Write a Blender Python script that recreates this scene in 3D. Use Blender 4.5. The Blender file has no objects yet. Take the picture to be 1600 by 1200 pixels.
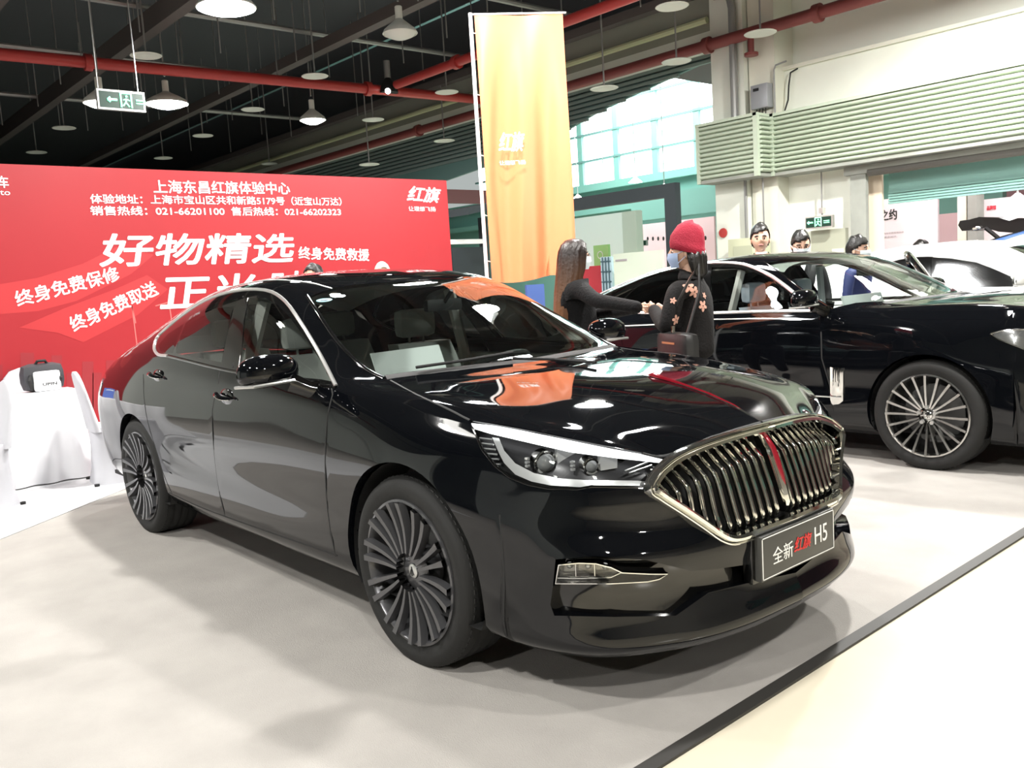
import bpy, bmesh, math, random
import numpy as np
from mathutils import Vector, Matrix
from mathutils.bvhtree import BVHTree
from mathutils.geometry import delaunay_2d_cdt
random.seed(7); RNG = np.random.default_rng(7)
S = bpy.context.scene
COL = S.collection
pi = math.pi

# ------------------------------------------------------------------ camera
CAM = np.array([2.7042, -2.6859, 1.4190]); YAW, PIT, ROL, FPX = 2.42617, .114456, -.061506, 1372.57
def cam_basis():
    cy, sy, cp, sp = math.cos(YAW), math.sin(YAW), math.cos(PIT), math.sin(PIT)
    f = np.array([cy*cp, sy*cp, -sp]); rt = np.array([sy, -cy, 0.]); up = np.cross(rt, f)
    c, s = math.cos(ROL), math.sin(ROL)
    return rt*c+up*s, -rt*s+up*c, f
RT, UP, FW = cam_basis()
cd = bpy.data.cameras.new('camera'); co = bpy.data.objects.new('camera', cd); COL.objects.link(co)
cd.sensor_width = 36; cd.lens = 36*FPX/1600; cd.clip_end = 200; cd.clip_start = .05
M = Matrix([[RT[0], UP[0], -FW[0], CAM[0]], [RT[1], UP[1], -FW[1], CAM[1]], [RT[2], UP[2], -FW[2], CAM[2]], [0, 0, 0, 1]])
co.matrix_world = M; S.camera = co
def ray(u, v):
    d = RT*(u-800)/FPX - UP*(v-600)/FPX + FW
    return CAM, d/np.linalg.norm(d)
def on(u, v, ax, val):
    "measured point of the photograph on the plane axis=val"
    C, d = ray(u, v); t = (val-C[ax])/d[ax]; return C+t*d

# ------------------------------------------------------------------ view, world, lights
S.view_settings.view_transform = 'Standard'; S.view_settings.look = 'None'
S.view_settings.gamma = 1; S.view_settings.use_curve_mapping = False
S.view_settings.exposure = 0.1
S.cycles.use_denoising = True
S.cycles.max_bounces = 8; S.cycles.transparent_max_bounces = 24; S.cycles.glossy_bounces = 5
S.cycles.caustics_reflective = False; S.cycles.caustics_refractive = False
S.cycles.sample_clamp_indirect = 6
W = bpy.data.worlds.new('world'); S.world = W; W.use_nodes = True
W.node_tree.nodes['Background'].inputs[0].default_value = (.74, .80, .78, 1)
W.node_tree.nodes['Background'].inputs[1].default_value = .55

def area(name, loc, size, power, col=(1, 1, 1), rot=(0, 0, 0), shape='DISK', spread=180):
    l = bpy.data.lights.new(name, 'AREA'); l.shape = shape; l.size = size; l.energy = power; l.color = col
    l.spread = math.radians(spread)
    o = bpy.data.objects.new(name, l); COL.objects.link(o); o.location = loc; o.rotation_euler = rot
    return o
LAMPS = [  # lit hall lamps: x, y, z, watts
    (-7.0, 1.85, 4.7, 110), (-11.6, 2.85, 4.6, 190), (-11.9, 5.6, 4.6, 110), (-11.0, 1.65, 4.4, 60),
    (-3.6, .4, 4.9, 330), (-3.2, -3.2, 4.9, 180), (0.6, 2.0, 4.9, 260), (1.2, -4.6, 4.9, 330), (4.6, 1.2, 4.9, 230),
    (-.9, 6.6, 4.9, 800), (4.8, -3.6, 4.9, 320), (-2.8, 3.6, 4.9, 230), (-7.6, -3.6, 4.9, 330), (-4.95, 3.3, 4.95, 200),
    (8.5, -1.5, 4.9, 300), (2.2, -8.5, 4.9, 300)]
for i, (x, y, z, p) in enumerate(LAMPS):
    area('hall_light', (x, y, z-.26), .3, p*.8, (1, .98, .94))
sp = bpy.data.lights.new('banner_fill_spot', 'SPOT'); sp.energy = 1300; sp.spot_size = math.radians(42); sp.spot_blend = .7; sp.shadow_soft_size = .08; sp.color = (1, .97, .9)  # added spot without a fixture, brightens the banner cloth
spo = bpy.data.objects.new('banner_fill_spot', sp); COL.objects.link(spo); spo.location = (-.6, .4, 4.6); spo.rotation_euler = (Vector((-2.35, 2.0, 2.6))-Vector((-.6, .4, 4.6))).to_track_quat('-Z', 'Y').to_euler()
area('far_hall_light', (-12, 13.5, 6.5), 5, 1100, (.85, 1, .97), shape='SQUARE')
area('far_hall_light', (-2.5, 10.9, 4.2), 2.5, 260, (1, .88, .9), shape='SQUARE')
area('far_hall_light', (2.5, 11.2, 4.2), 2.5, 400, (1, .95, .95), shape='SQUARE')

# ------------------------------------------------------------------ materials
MATS = {}
def mat(name, col=(.5, .5, .5), rough=.5, metal=0., coat=0., emit=None, es=0., trans=0., ior=1.5, noise=0., nscale=20., bump=0., bscale=200., alpha=1., spec=.5):
    if name in MATS: return MATS[name]
    m = bpy.data.materials.new(name); m.use_nodes = True; nt = m.node_tree; b = nt.nodes['Principled BSDF']
    b.inputs['Base Color'].default_value = (*col, 1); b.inputs['Roughness'].default_value = rough
    b.inputs['Metallic'].default_value = metal; b.inputs['Coat Weight'].default_value = coat
    b.inputs['Coat Roughness'].default_value = .02; b.inputs['IOR'].default_value = ior
    b.inputs['Specular IOR Level'].default_value = spec
    b.inputs['Transmission Weight'].default_value = trans; b.inputs['Alpha'].default_value = alpha
    if emit: b.inputs['Emission Color'].default_value = (*emit, 1); b.inputs['Emission Strength'].default_value = es
    tc = nt.nodes.new('ShaderNodeTexCoord')
    if noise > 0:
        n = nt.nodes.new('ShaderNodeTexNoise'); n.inputs['Scale'].default_value = nscale; n.inputs['Detail'].default_value = 6
        nt.links.new(tc.outputs['Object'], n.inputs['Vector'])
        r = nt.nodes.new('ShaderNodeMapRange'); r.inputs[1].default_value = .3; r.inputs[2].default_value = .7
        r.inputs[3].default_value = 1-noise; r.inputs[4].default_value = 1+noise
        nt.links.new(n.outputs['Fac'], r.inputs[0])
        mx = nt.nodes.new('ShaderNodeVectorMath'); mx.operation = 'SCALE'; mx.inputs[0].default_value = col
        nt.links.new(r.outputs[0], mx.inputs['Scale']); nt.links.new(mx.outputs[0], b.inputs['Base Color'])
    if bump > 0:
        n = nt.nodes.new('ShaderNodeTexNoise'); n.inputs['Scale'].default_value = bscale; n.inputs['Detail'].default_value = 4
        nt.links.new(tc.outputs['Object'], n.inputs['Vector'])
        bp = nt.nodes.new('ShaderNodeBump'); bp.inputs['Strength'].default_value = bump; bp.inputs['Distance'].default_value = .01
        nt.links.new(n.outputs['Fac'], bp.inputs['Height']); nt.links.new(bp.outputs[0], b.inputs['Normal'])
    MATS[name] = m; return m
def glassmat(name, tint, refl_rough=.0, ior=1.5, minrefl=0.):
    "thin pane: tinted see-through plus mirror by fresnel"
    if name in MATS: return MATS[name]
    m = bpy.data.materials.new(name); m.use_nodes = True; nt = m.node_tree; nt.nodes.clear()
    o = nt.nodes.new('ShaderNodeOutputMaterial'); t = nt.nodes.new('ShaderNodeBsdfTransparent'); g = nt.nodes.new('ShaderNodeBsdfGlossy')
    t.inputs[0].default_value = (*tint, 1); g.inputs['Roughness'].default_value = refl_rough
    f = nt.nodes.new('ShaderNodeFresnel'); f.inputs[0].default_value = ior
    a = nt.nodes.new('ShaderNodeMath'); a.operation = 'MULTIPLY_ADD'; a.inputs[1].default_value = 1.4; a.inputs[2].default_value = minrefl
    a.use_clamp = True
    x = nt.nodes.new('ShaderNodeMixShader')
    nt.links.new(f.outputs[0], a.inputs[0]); nt.links.new(a.outputs[0], x.inputs[0])
    nt.links.new(t.outputs[0], x.inputs[1]); nt.links.new(g.outputs[0], x.inputs[2]); nt.links.new(x.outputs[0], o.inputs[0])
    MATS[name] = m; return m
PAINT = mat('black_paint', (.0022, .0026, .0036), .035, 0, 0., spec=.5)
PAINTW = mat('white_paint', (.75, .76, .74), .18, 0, .8)
PAINTG = mat('silver_paint', (.55, .58, .6), .25, .3, .8)
GLOSSK = mat('gloss_black', (.003, .003, .003), .08, 0, .5)
MATTK = mat('matt_black', (.008, .008, .008), .75)
RUBBER = mat('tyre_rubber', (.0065, .0065, .006), .75, bump=.1, bscale=90)
CHROME = mat('chrome', (.86, .86, .83), .06, 1)
SATIN = mat('satin_silver', (.62, .62, .60), .3, .8)
GUN = mat('gunmetal_alloy', (.095, .095, .10), .3, .55, .3)
ALLOY = mat('bright_alloy', (.62, .61, .59), .2, 1)
CAL = mat('brake_metal', (.16, .16, .16), .45, .8)
GLS = glassmat('car_side_glass', (.86, .90, .88)); GLC = glassmat('mirror_side_glass', (.05, .055, .055), .12, 1.5, .22)
GLW = glassmat('car_windshield_glass', (.78, .85, .81))
GLD = glassmat('dark_car_glass', (.045, .05, .05))
LENS = glassmat('clear_lens', (.93, .94, .94))
DRL = mat('daytime_light', (.95, .97, 1), .3, emit=(1, 1, 1), es=1.6)
REDL = mat('red_lens', (.35, .01, .01), .15, coat=1)
HEADL = mat('headliner_cloth', (.62, .62, .58), .8); CLOTHG = mat('grey_upholstery', (.36, .37, .35), .7, bump=.1)
CLOTHK = mat('dark_upholstery', (.02, .021, .022), .6)
WRAP = mat('plastic_wrap', (.55, .62, .70), .25, 0, .3, bump=.6, bscale=25)
WHITE = mat('white_card', (.85, .86, .87), .6)

# ------------------------------------------------------------------ object helpers
def link(o, parent=None, label=None, cat=None, group=None, kind=None):
    COL.objects.link(o)
    if parent is not None: o.parent = parent
    tag(o, label, cat, group, kind); return o
def tag(o, label=None, cat=None, group=None, kind=None):
    if label: o['label'] = label
    if cat: o['category'] = cat
    if group: o['group'] = group
    if kind: o['kind'] = kind
    return o
def thing(name, label, cat, loc=(0, 0, 0), rz=0, group=None, rx=0, ry=0):
    o = bpy.data.objects.new(name, None); o.empty_display_size = .1
    o.location = loc; o.rotation_euler = (rx, ry, rz); return link(o, None, label, cat, group)
def mesh(name, V, F, m, parent=None, smooth=True, normals=None, sharp=None, **k):
    me = bpy.data.meshes.new(name)
    me.from_pydata([tuple(map(float, v)) for v in V], [], [tuple(int(i) for i in f) for f in F])
    for mm in (m if isinstance(m, (list, tuple)) else [m]): me.materials.append(mm)
    if smooth: me.polygons.foreach_set('use_smooth', [True]*len(me.polygons))
    if sharp is not None and smooth: me.set_sharp_from_angle(angle=math.radians(sharp))
    if normals is not None: me.normals_split_custom_set_from_vertices([tuple(n) for n in normals])
    o = bpy.data.objects.new(name, me); return link(o, parent, **k)
class MB:
    "collects simple solids into one mesh"
    def __init__(s): s.V = []; s.F = []
    def add(s, V, F):
        n = len(s.V); s.V += [tuple(v) for v in V]; s.F += [tuple(i+n for i in f) for f in F]; return s
    def box(s, a, b, bev=0):
        a, b = np.minimum(a, b).astype(float), np.maximum(a, b).astype(float)
        if bev <= 0:
            V = [(x, y, z) for x in (a[0], b[0]) for y in (a[1], b[1]) for z in (a[2], b[2])]
            return s.add(V, [(0, 1, 3, 2), (4, 6, 7, 5), (0, 4, 5, 1), (2, 3, 7, 6), (0, 2, 6, 4), (1, 5, 7, 3)])
        bm = bmesh.new(); bmesh.ops.create_cube(bm, size=1)
        for v in bm.verts: v.co = Vector([(a[i]+b[i])/2+v.co[i]*(b[i]-a[i]) for i in range(3)])
        bmesh.ops.bevel(bm, geom=bm.edges[:], offset=min(bev, .49*min(b-a)), segments=2, affect='EDGES', profile=.6)
        bm.verts.index_update()
        s.add([tuple(v.co) for v in bm.verts], [tuple(v.index for v in f.verts) for f in bm.faces]); bm.free(); return s
    def tube(s, P, r, n=8, cap=True, flat=1.):
        P = [np.array(p, float) for p in P]; k = len(P); R = r if hasattr(r, '__len__') else [r]*k
        T = [P[min(i+1, k-1)]-P[max(i-1, 0)] for i in range(k)]; T = [t/(np.linalg.norm(t)+1e-12) for t in T]
        u = np.cross(T[0], (0, 0, 1.)); u = u if np.linalg.norm(u) > .1 else np.cross(T[0], (0, 1., 0)); u /= np.linalg.norm(u)
        V = []
        for i in range(k):
            u = u-T[i]*np.dot(u, T[i]); u /= np.linalg.norm(u)+1e-12; w = np.cross(T[i], u)
            for j in range(n):
                a = 2*pi*j/n; V.append(P[i]+R[i]*(u*math.cos(a)+w*math.sin(a)*flat))
        F = [(i*n+j, i*n+(j+1) % n, (i+1)*n+(j+1) % n, (i+1)*n+j) for i in range(k-1) for j in range(n)]
        if cap: F += [tuple(range(n))[::-1], tuple((k-1)*n+j for j in range(n))]
        return s.add(V, F)
    def lathe(s, prof, axis=2, n=32, c=(0, 0, 0)):
        "prof: (radius, height) along axis"
        a, b = [i for i in range(3) if i != axis]; V = []
        for r, h in prof:
            for j in range(n):
                t = 2*pi*j/n; p = [0, 0, 0]; p[a] = r*math.cos(t)+c[a]; p[b] = r*math.sin(t)+c[b]; p[axis] = h+c[axis]; V.append(p)
        F = [(i*n+j, i*n+(j+1) % n, (i+1)*n+(j+1) % n, (i+1)*n+j) for i in range(len(prof)-1) for j in range(n)]
        return s.add(V, F)
    def ball(s, c, r, n=16):
        r = r if hasattr(r, '__len__') else (r, r, r)
        V = [(0, 0, 1)]+[(math.sin(pi*i/n)*math.cos(2*pi*j/n), math.sin(pi*i/n)*math.sin(2*pi*j/n), math.cos(pi*i/n)) for i in range(1, n) for j in range(n)]+[(0, 0, -1)]
        F = [(0, 1+j, 1+(j+1) % n) for j in range(n)]
        F += [(1+i*n+j, 1+(i+1)*n+j, 1+(i+1)*n+(j+1) % n, 1+i*n+(j+1) % n) for i in range(n-2) for j in range(n)]
        e = len(V)-1; F += [(e, 1+(n-2)*n+(j+1) % n, 1+(n-2)*n+j) for j in range(n)]
        return s.add([(c[0]+v[0]*r[0], c[1]+v[1]*r[1], c[2]+v[2]*r[2]) for v in V], F)
    def prism(s, poly, d, base=None):
        "poly: 3D points, extruded by vector d"
        P = [np.array(p, float) for p in poly]; n = len(P); d = np.array(d, float)
        s.add(P+[p+d for p in P], [tuple(range(n))[::-1], tuple(range(n, 2*n))]+[(i, (i+1) % n, n+(i+1) % n, n+i) for i in range(n)]); return s
    def make(s, name, m, parent=None, smooth=True, sharp=35, **k):
        V, F = s.V, s.F
        return mesh(name, V, F, m, parent, smooth, sharp=sharp, **k)
def box(name, a, b, m, parent=None, bev=0, **k):
    return MB().box(a, b, bev).make(name, m, parent, smooth=bev > 0, **k)

# ------------------------------------------------------------------ smooth surfaces
def crm(A, sub):
    "centripetal catmull-rom resampling along axis 0"
    A = np.asarray(A, float); n = len(A); E = np.concatenate([[2*A[0]-A[1]], A, [2*A[-1]-A[-2]]]); out = []
    for i in range(n-1):
        p = [E[i+j] for j in range(4)]
        d = [np.maximum(np.linalg.norm(p[j+1]-p[j], axis=-1, keepdims=True), 1e-5)**.5 for j in range(3)]
        t0 = 0*d[0]; t1 = t0+d[0]; t2 = t1+d[1]; t3 = t2+d[2]
        for k in range(sub):
            t = t1+(t2-t1)*k/sub
            a1 = (t1-t)/(t1-t0)*p[0]+(t-t0)/(t1-t0)*p[1]; a2 = (t2-t)/(t2-t1)*p[1]+(t-t1)/(t2-t1)*p[2]; a3 = (t3-t)/(t3-t2)*p[2]+(t-t2)/(t3-t2)*p[3]
            b1 = (t2-t)/(t2-t0)*a1+(t-t0)/(t2-t0)*a2; b2 = (t3-t)/(t3-t1)*a2+(t-t1)/(t3-t1)*a3
            out.append((t2-t)/(t2-t1)*b1+(t-t1)/(t2-t1)*b2)
    out.append(A[-1]); return np.array(out)
def csp(P, sub=4, closed=False):
    P = [np.array(p, float) for p in P]
    if closed:
        Q = crm(np.array(P[-2:]+P+P[:3]), sub); return Q[2*sub:(len(P)+2)*sub]
    return crm(np.array(P), sub)
def inpoly(P, poly):
    x, y = P[:, 0], P[:, 1]; r = np.zeros(len(P), bool); q = np.roll(poly, 1, 0)
    for (x1, y1), (x2, y2) in zip(poly, q):
        if y1 == y2: continue
        c = ((y1 > y) != (y2 > y)) & (x < (x2-x1)*(y-y1)/(y2-y1)+x1); r ^= c
    return r
class Surf:
    def __init__(s, ctrl, su, sv, smooth=1):
        G = np.asarray(ctrl, float); s.su, s.sv = su, sv
        D = crm(G, su); D = np.swapaxes(crm(np.swapaxes(D, 0, 1), sv), 0, 1)
        for _ in range(smooth):
            E = D.copy(); E[1:-1] = (D[:-2]+2*D[1:-1]+D[2:])/4; D = E.copy(); D[:, 1:-1] = (E[:, :-2]+2*E[:, 1:-1]+E[:, 2:])/4
        s.D = D; s.nu, s.nv = D.shape[:2]
        s.finalize()
        s.UV = np.stack(np.meshgrid(np.arange(s.nu), np.arange(s.nv), indexing='ij'), 2).reshape(-1, 2).astype(float)
    def finalize(s):
        D = s.D
        gu = np.gradient(D, axis=0); gv = np.gradient(D, axis=1); N = np.cross(gu, gv); L = np.linalg.norm(N, axis=2, keepdims=True)
        N /= np.maximum(L, 1e-12)
        c = D.reshape(-1, 3).mean(0); c[1] = 0
        s.sgn = 1 if np.sum((D-c)*N) > 0 else -1; s.N = N*s.sgn
        idx = np.arange(s.nu*s.nv).reshape(s.nu, s.nv); a, b, c_, d = idx[:-1, :-1].ravel(), idx[1:, :-1].ravel(), idx[1:, 1:].ravel(), idx[:-1, 1:].ravel()
        s.tri = np.concatenate([np.stack([a, b, c_], 1), np.stack([a, c_, d], 1)])
        s.bvh = BVHTree.FromPolygons([tuple(v) for v in D.reshape(-1, 3)], [tuple(map(int, t)) for t in s.tri])
    def ev(s, uv, A=None):
        A = s.D if A is None else A; uv = np.atleast_2d(uv); u = np.clip(uv[:, 0], 0, s.nu-1-1e-6); v = np.clip(uv[:, 1], 0, s.nv-1-1e-6)
        i, j = u.astype(int), v.astype(int); a, b = (u-i)[:, None], (v-j)[:, None]
        return A[i, j]*(1-a)*(1-b)+A[i+1, j]*a*(1-b)+A[i, j+1]*(1-a)*b+A[i+1, j+1]*a*b
    def nrm(s, uv):
        n = s.ev(uv, s.N); return n/np.maximum(np.linalg.norm(n, axis=1, keepdims=True), 1e-9)
    def bary(s, p, ti):
        t = s.tri[ti]; A, B, C = s.D.reshape(-1, 3)[t]; v0, v1, v2 = B-A, C-A, p-A
        d00, d01, d11, d20, d21 = v0@v0, v0@v1, v1@v1, v2@v0, v2@v1; q = d00*d11-d01*d01
        if abs(q) < 1e-16: return s.UV[t[0]]
        b = (d11*d20-d01*d21)/q; c = (d00*d21-d01*d20)/q; return s.UV[t[0]]*(1-b-c)+s.UV[t[1]]*b+s.UV[t[2]]*c
    def hit(s, o, d):
        o = np.array(o, float); d = np.array(d, float); d /= np.linalg.norm(d)
        h = s.bvh.ray_cast(Vector(o), Vector(d))
        if h[0] is not None: return s.bary(np.array(h[0]), h[2])
        P = s.D.reshape(-1, 3)-o; t = np.maximum(P@d, 0); q = np.linalg.norm(P-t[:, None]*d, axis=1); k = int(np.argmin(q))
        h = s.bvh.find_nearest(Vector(o+t[k]*d)); return s.bary(np.array(h[0]), h[2])
    def split(s, regs, default):
        "regs: list of (name, uv polygon). returns name -> (uv verts, tris)"
        V = [Vector(u) for u in s.UV]; E = []
        for _, poly in regs:
            poly = np.clip(poly, 0, [s.nu-1, s.nv-1]); n0 = len(V); k = len(poly)
            V += [Vector(p) for p in poly]; E += [(n0+i, n0+(i+1) % k) for i in range(k)]
        R = delaunay_2d_cdt(V, E, [], 0, 1e-4, False)
        U = np.array([tuple(v) for v in R[0]]); T = np.array(R[2]); C = U[T].mean(1); used = np.zeros(len(T), bool); out = {}
        ar = np.cross(U[T[:, 1]]-U[T[:, 0]], U[T[:, 2]]-U[T[:, 0]]); used |= np.abs(ar) < 1e-9
        for name, poly in regs:
            m = inpoly(C, np.clip(poly, 0, [s.nu-1, s.nv-1])) & ~used; used |= m
            if name in out: out[name] = (U, np.concatenate([out[name][1], T[m]]))
            else: out[name] = (U, T[m])
        rest = T[~used]; P = s.ev(C[~used]); dn = np.array([default(p) for p in P])
        for n in set(dn):
            t = rest[dn == n]; out[n] = (U, np.concatenate([out[n][1], t]) if n in out else t)
        return out
    def patch(s, uvt, off=0.):
        U, T = uvt; k, inv = np.unique(T, return_inverse=True); u = U[k]; F = inv.reshape(-1, 3)
        P = s.ev(u); N = s.nrm(u)
        if len(F):
            fn = np.cross(P[F[:, 1]]-P[F[:, 0]], P[F[:, 2]]-P[F[:, 0]]); bad = np.sum(fn*N[F[:, 0]], 1) < 0; F[bad] = F[bad][:, ::-1]
        return P+N*off, F, N
def flip(P): Q = np.array(P, float); Q[:, 1] *= -1; return Q
def ribbon(P, N, w, h, mb, closed=False, base=-.004):
    "half-round bead laid on a surface"
    P = np.array(P, float); N = np.array(N, float); k = len(P)
    T = np.roll(P, -1, 0)-np.roll(P, 1, 0) if closed else np.gradient(P, axis=0)
    B = np.cross(T, N); B /= np.maximum(np.linalg.norm(B, axis=1, keepdims=True), 1e-9)
    sec = [(-.5, base), (-.5, h*.45), (-.28, h), (.28, h), (.5, h*.45), (.5, base)]; n = len(sec)
    V = [P[i]+B[i]*w*a+N[i]*b for i in range(k) for a, b in sec]
    F = [((i % k)*n+j, (i % k)*n+j+1, ((i+1) % k)*n+j+1, ((i+1) % k)*n+j) for i in range(k if closed else k-1) for j in range(n-1)]
    if not closed: F += [tuple(range(n))[::-1], tuple((k-1)*n+j for j in range(n))]
    mb.add(V, F)

# ------------------------------------------------------------------ car bodies
# stations from nose centre round the side to the tail centre; each row T A B C D E F G = (x, half width, z)
LOWER = [
 [(.955,0,.872),(.975,0,.82),(1.01,0,.72),(1.045,0,.62),(1.065,0,.52),(1.07,0,.42),(1.075,0,.335),(1.10,0,.265)],
 [(.935,.28,.858),(.962,.28,.81),(1.0,.28,.72),(1.03,.28,.62),(1.058,.28,.52),(1.045,.28,.42),(1.06,.28,.335),(1.082,.28,.262)],
 [(.893,.468,.824),(.935,.46,.785),(.97,.46,.72),(.985,.46,.62),(1.03,.46,.53),(1.005,.46,.42),(1.022,.46,.33),(1.04,.465,.258)],
 [(.86,.555,.851),(.905,.565,.79),(.935,.575,.72),(.945,.57,.62),(.992,.58,.535),(.965,.57,.42),(.973,.58,.33),(.985,.585,.253)],
 [(.72,.70,.902),(.765,.735,.83),(.80,.755,.74),(.82,.755,.63),(.865,.775,.54),(.84,.76,.42),(.838,.77,.33),(.845,.775,.247)],
 [(.50,.78,.938),(.55,.835,.86),(.59,.86,.75),(.62,.878,.64),(.635,.88,.52),(.635,.88,.42),(.625,.88,.33),(.62,.87,.245)],
 [(.28,.817,.955),(.29,.875,.88),(.30,.912,.77),(.31,.932,.68),(.32,.93,.55),(.33,.925,.42),(.33,.915,.33),(.33,.89,.245)],
 [(.0,.84,.985),(0,.895,.91),(0,.932,.82),(0,.946,.74),(0,.935,.58),(0,.922,.42),(0,.91,.33),(0,.88,.245)],
 [(-.42,.86,1.02),(-.42,.902,.95),(-.42,.925,.84),(-.42,.937,.71),(-.42,.925,.54),(-.42,.925,.40),(-.42,.905,.285),(-.42,.86,.235)],
 [(-.95,.87,1.047),(-.95,.907,.975),(-.95,.922,.85),(-.95,.930,.70),(-.95,.912,.52),(-.95,.922,.375),(-.95,.905,.285),(-.95,.86,.235)],
 [(-1.5,.872,1.065),(-1.5,.908,.985),(-1.5,.923,.86),(-1.5,.930,.71),(-1.5,.912,.53),(-1.5,.92,.385),(-1.5,.905,.29),(-1.5,.86,.24)],
 [(-2.1,.868,1.095),(-2.1,.906,1.0),(-2.1,.925,.875),(-2.1,.934,.73),(-2.1,.915,.56),(-2.1,.92,.40),(-2.1,.905,.30),(-2.1,.86,.24)],
 [(-2.5,.86,1.12),(-2.5,.902,1.02),(-2.5,.93,.89),(-2.5,.943,.76),(-2.5,.93,.60),(-2.5,.925,.43),(-2.5,.91,.32),(-2.5,.87,.25)],
 [(-2.92,.845,1.125),(-2.92,.892,1.03),(-2.92,.93,.90),(-2.92,.946,.78),(-2.92,.935,.62),(-2.92,.918,.45),(-2.92,.90,.34),(-2.92,.86,.26)],
 [(-3.35,.82,1.09),(-3.35,.872,1.0),(-3.35,.912,.88),(-3.36,.925,.76),(-3.37,.915,.62),(-3.37,.90,.46),(-3.36,.88,.35),(-3.35,.84,.27)],
 [(-3.72,.765,1.03),(-3.75,.82,.965),(-3.77,.862,.86),(-3.79,.875,.74),(-3.80,.868,.60),(-3.80,.855,.46),(-3.78,.835,.35),(-3.75,.80,.28)],
 [(-3.95,.66,.99),(-4.0,.70,.94),(-4.02,.735,.85),(-4.04,.75,.73),(-4.06,.745,.60),(-4.06,.735,.46),(-4.03,.715,.35),(-3.98,.68,.28)],
 [(-4.04,.36,1.02),(-4.09,.38,.95),(-4.12,.39,.85),(-4.14,.40,.73),(-4.17,.39,.60),(-4.17,.38,.46),(-4.14,.37,.35),(-4.08,.36,.28)],
 [(-4.07,0,1.03),(-4.12,0,.96),(-4.15,0,.85),(-4.17,0,.73),(-4.20,0,.60),(-4.20,0,.46),(-4.17,0,.35),(-4.10,0,.28)]]
UPPER = [
 [(.86,.555,.851),(.878,.51,.836),(.893,.468,.824),(.908,.41,.842),(.935,.28,.858),(.955,0,.872)],
 [(.72,.70,.902),(.735,.65,.908),(.75,.58,.910),(.765,.50,.916),(.79,.31,.932),(.82,0,.930)],
 [(.50,.78,.938),(.51,.735,.95),(.53,.665,.955),(.56,.565,.966),(.60,.34,.985),(.64,0,.982)],
 [(.28,.817,.955),(.29,.775,.98),(.31,.71,.992),(.34,.60,1.0),(.38,.36,1.022),(.42,0,1.022)],
 [(.0,.84,.985),(.01,.80,1.012),(.02,.735,1.022),(.04,.63,1.028),(.07,.38,1.048),(.12,0,1.050)],
 [(-.42,.86,1.02),(-.41,.82,1.042),(-.40,.765,1.052),(-.38,.71,1.062),(-.27,.42,1.068),(-.20,0,1.068)],
 [(-.60,.863,1.035),(-.60,.825,1.07),(-.59,.768,1.11),(-.577,.70,1.15),(-.49,.42,1.195),(-.43,0,1.192)],
 [(-.82,.867,1.044),(-.82,.80,1.13),(-.81,.73,1.20),(-.80,.652,1.268),(-.72,.41,1.325),(-.67,0,1.327)],
 [(-1.08,.87,1.052),(-1.08,.80,1.18),(-1.08,.715,1.32),(-1.08,.59,1.412),(-1.0,.39,1.447),(-.93,0,1.454)],
 [(-1.5,.872,1.065),(-1.5,.80,1.22),(-1.5,.71,1.385),(-1.5,.60,1.487),(-1.48,.40,1.527),(-1.46,0,1.538)],
 [(-2.0,.869,1.09),(-2.0,.80,1.24),(-2.0,.705,1.395),(-2.0,.592,1.49),(-2.0,.40,1.525),(-2.0,0,1.54)],
 [(-2.5,.86,1.12),(-2.5,.795,1.235),(-2.5,.70,1.35),(-2.5,.59,1.435),(-2.5,.40,1.485),(-2.5,0,1.502)],
 [(-2.95,.845,1.125),(-2.95,.785,1.19),(-2.95,.70,1.265),(-2.95,.60,1.325),(-2.95,.40,1.395),(-2.95,0,1.415)],
 [(-3.3,.82,1.095),(-3.3,.775,1.14),(-3.3,.70,1.18),(-3.3,.61,1.22),(-3.3,.40,1.28),(-3.3,0,1.30)],
 [(-3.7,.77,1.035),(-3.7,.735,1.055),(-3.7,.68,1.075),(-3.7,.61,1.09),(-3.7,.40,1.11),(-3.7,0,1.12)],
 [(-3.95,.66,.99),(-3.98,.56,1.0),(-4.01,.47,1.01),(-4.03,.38,1.02),(-4.06,.20,1.03),(-4.07,0,1.03)]]
def near(rows): return [[(x, -w, z) for x, w, z in r] for r in rows]
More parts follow.
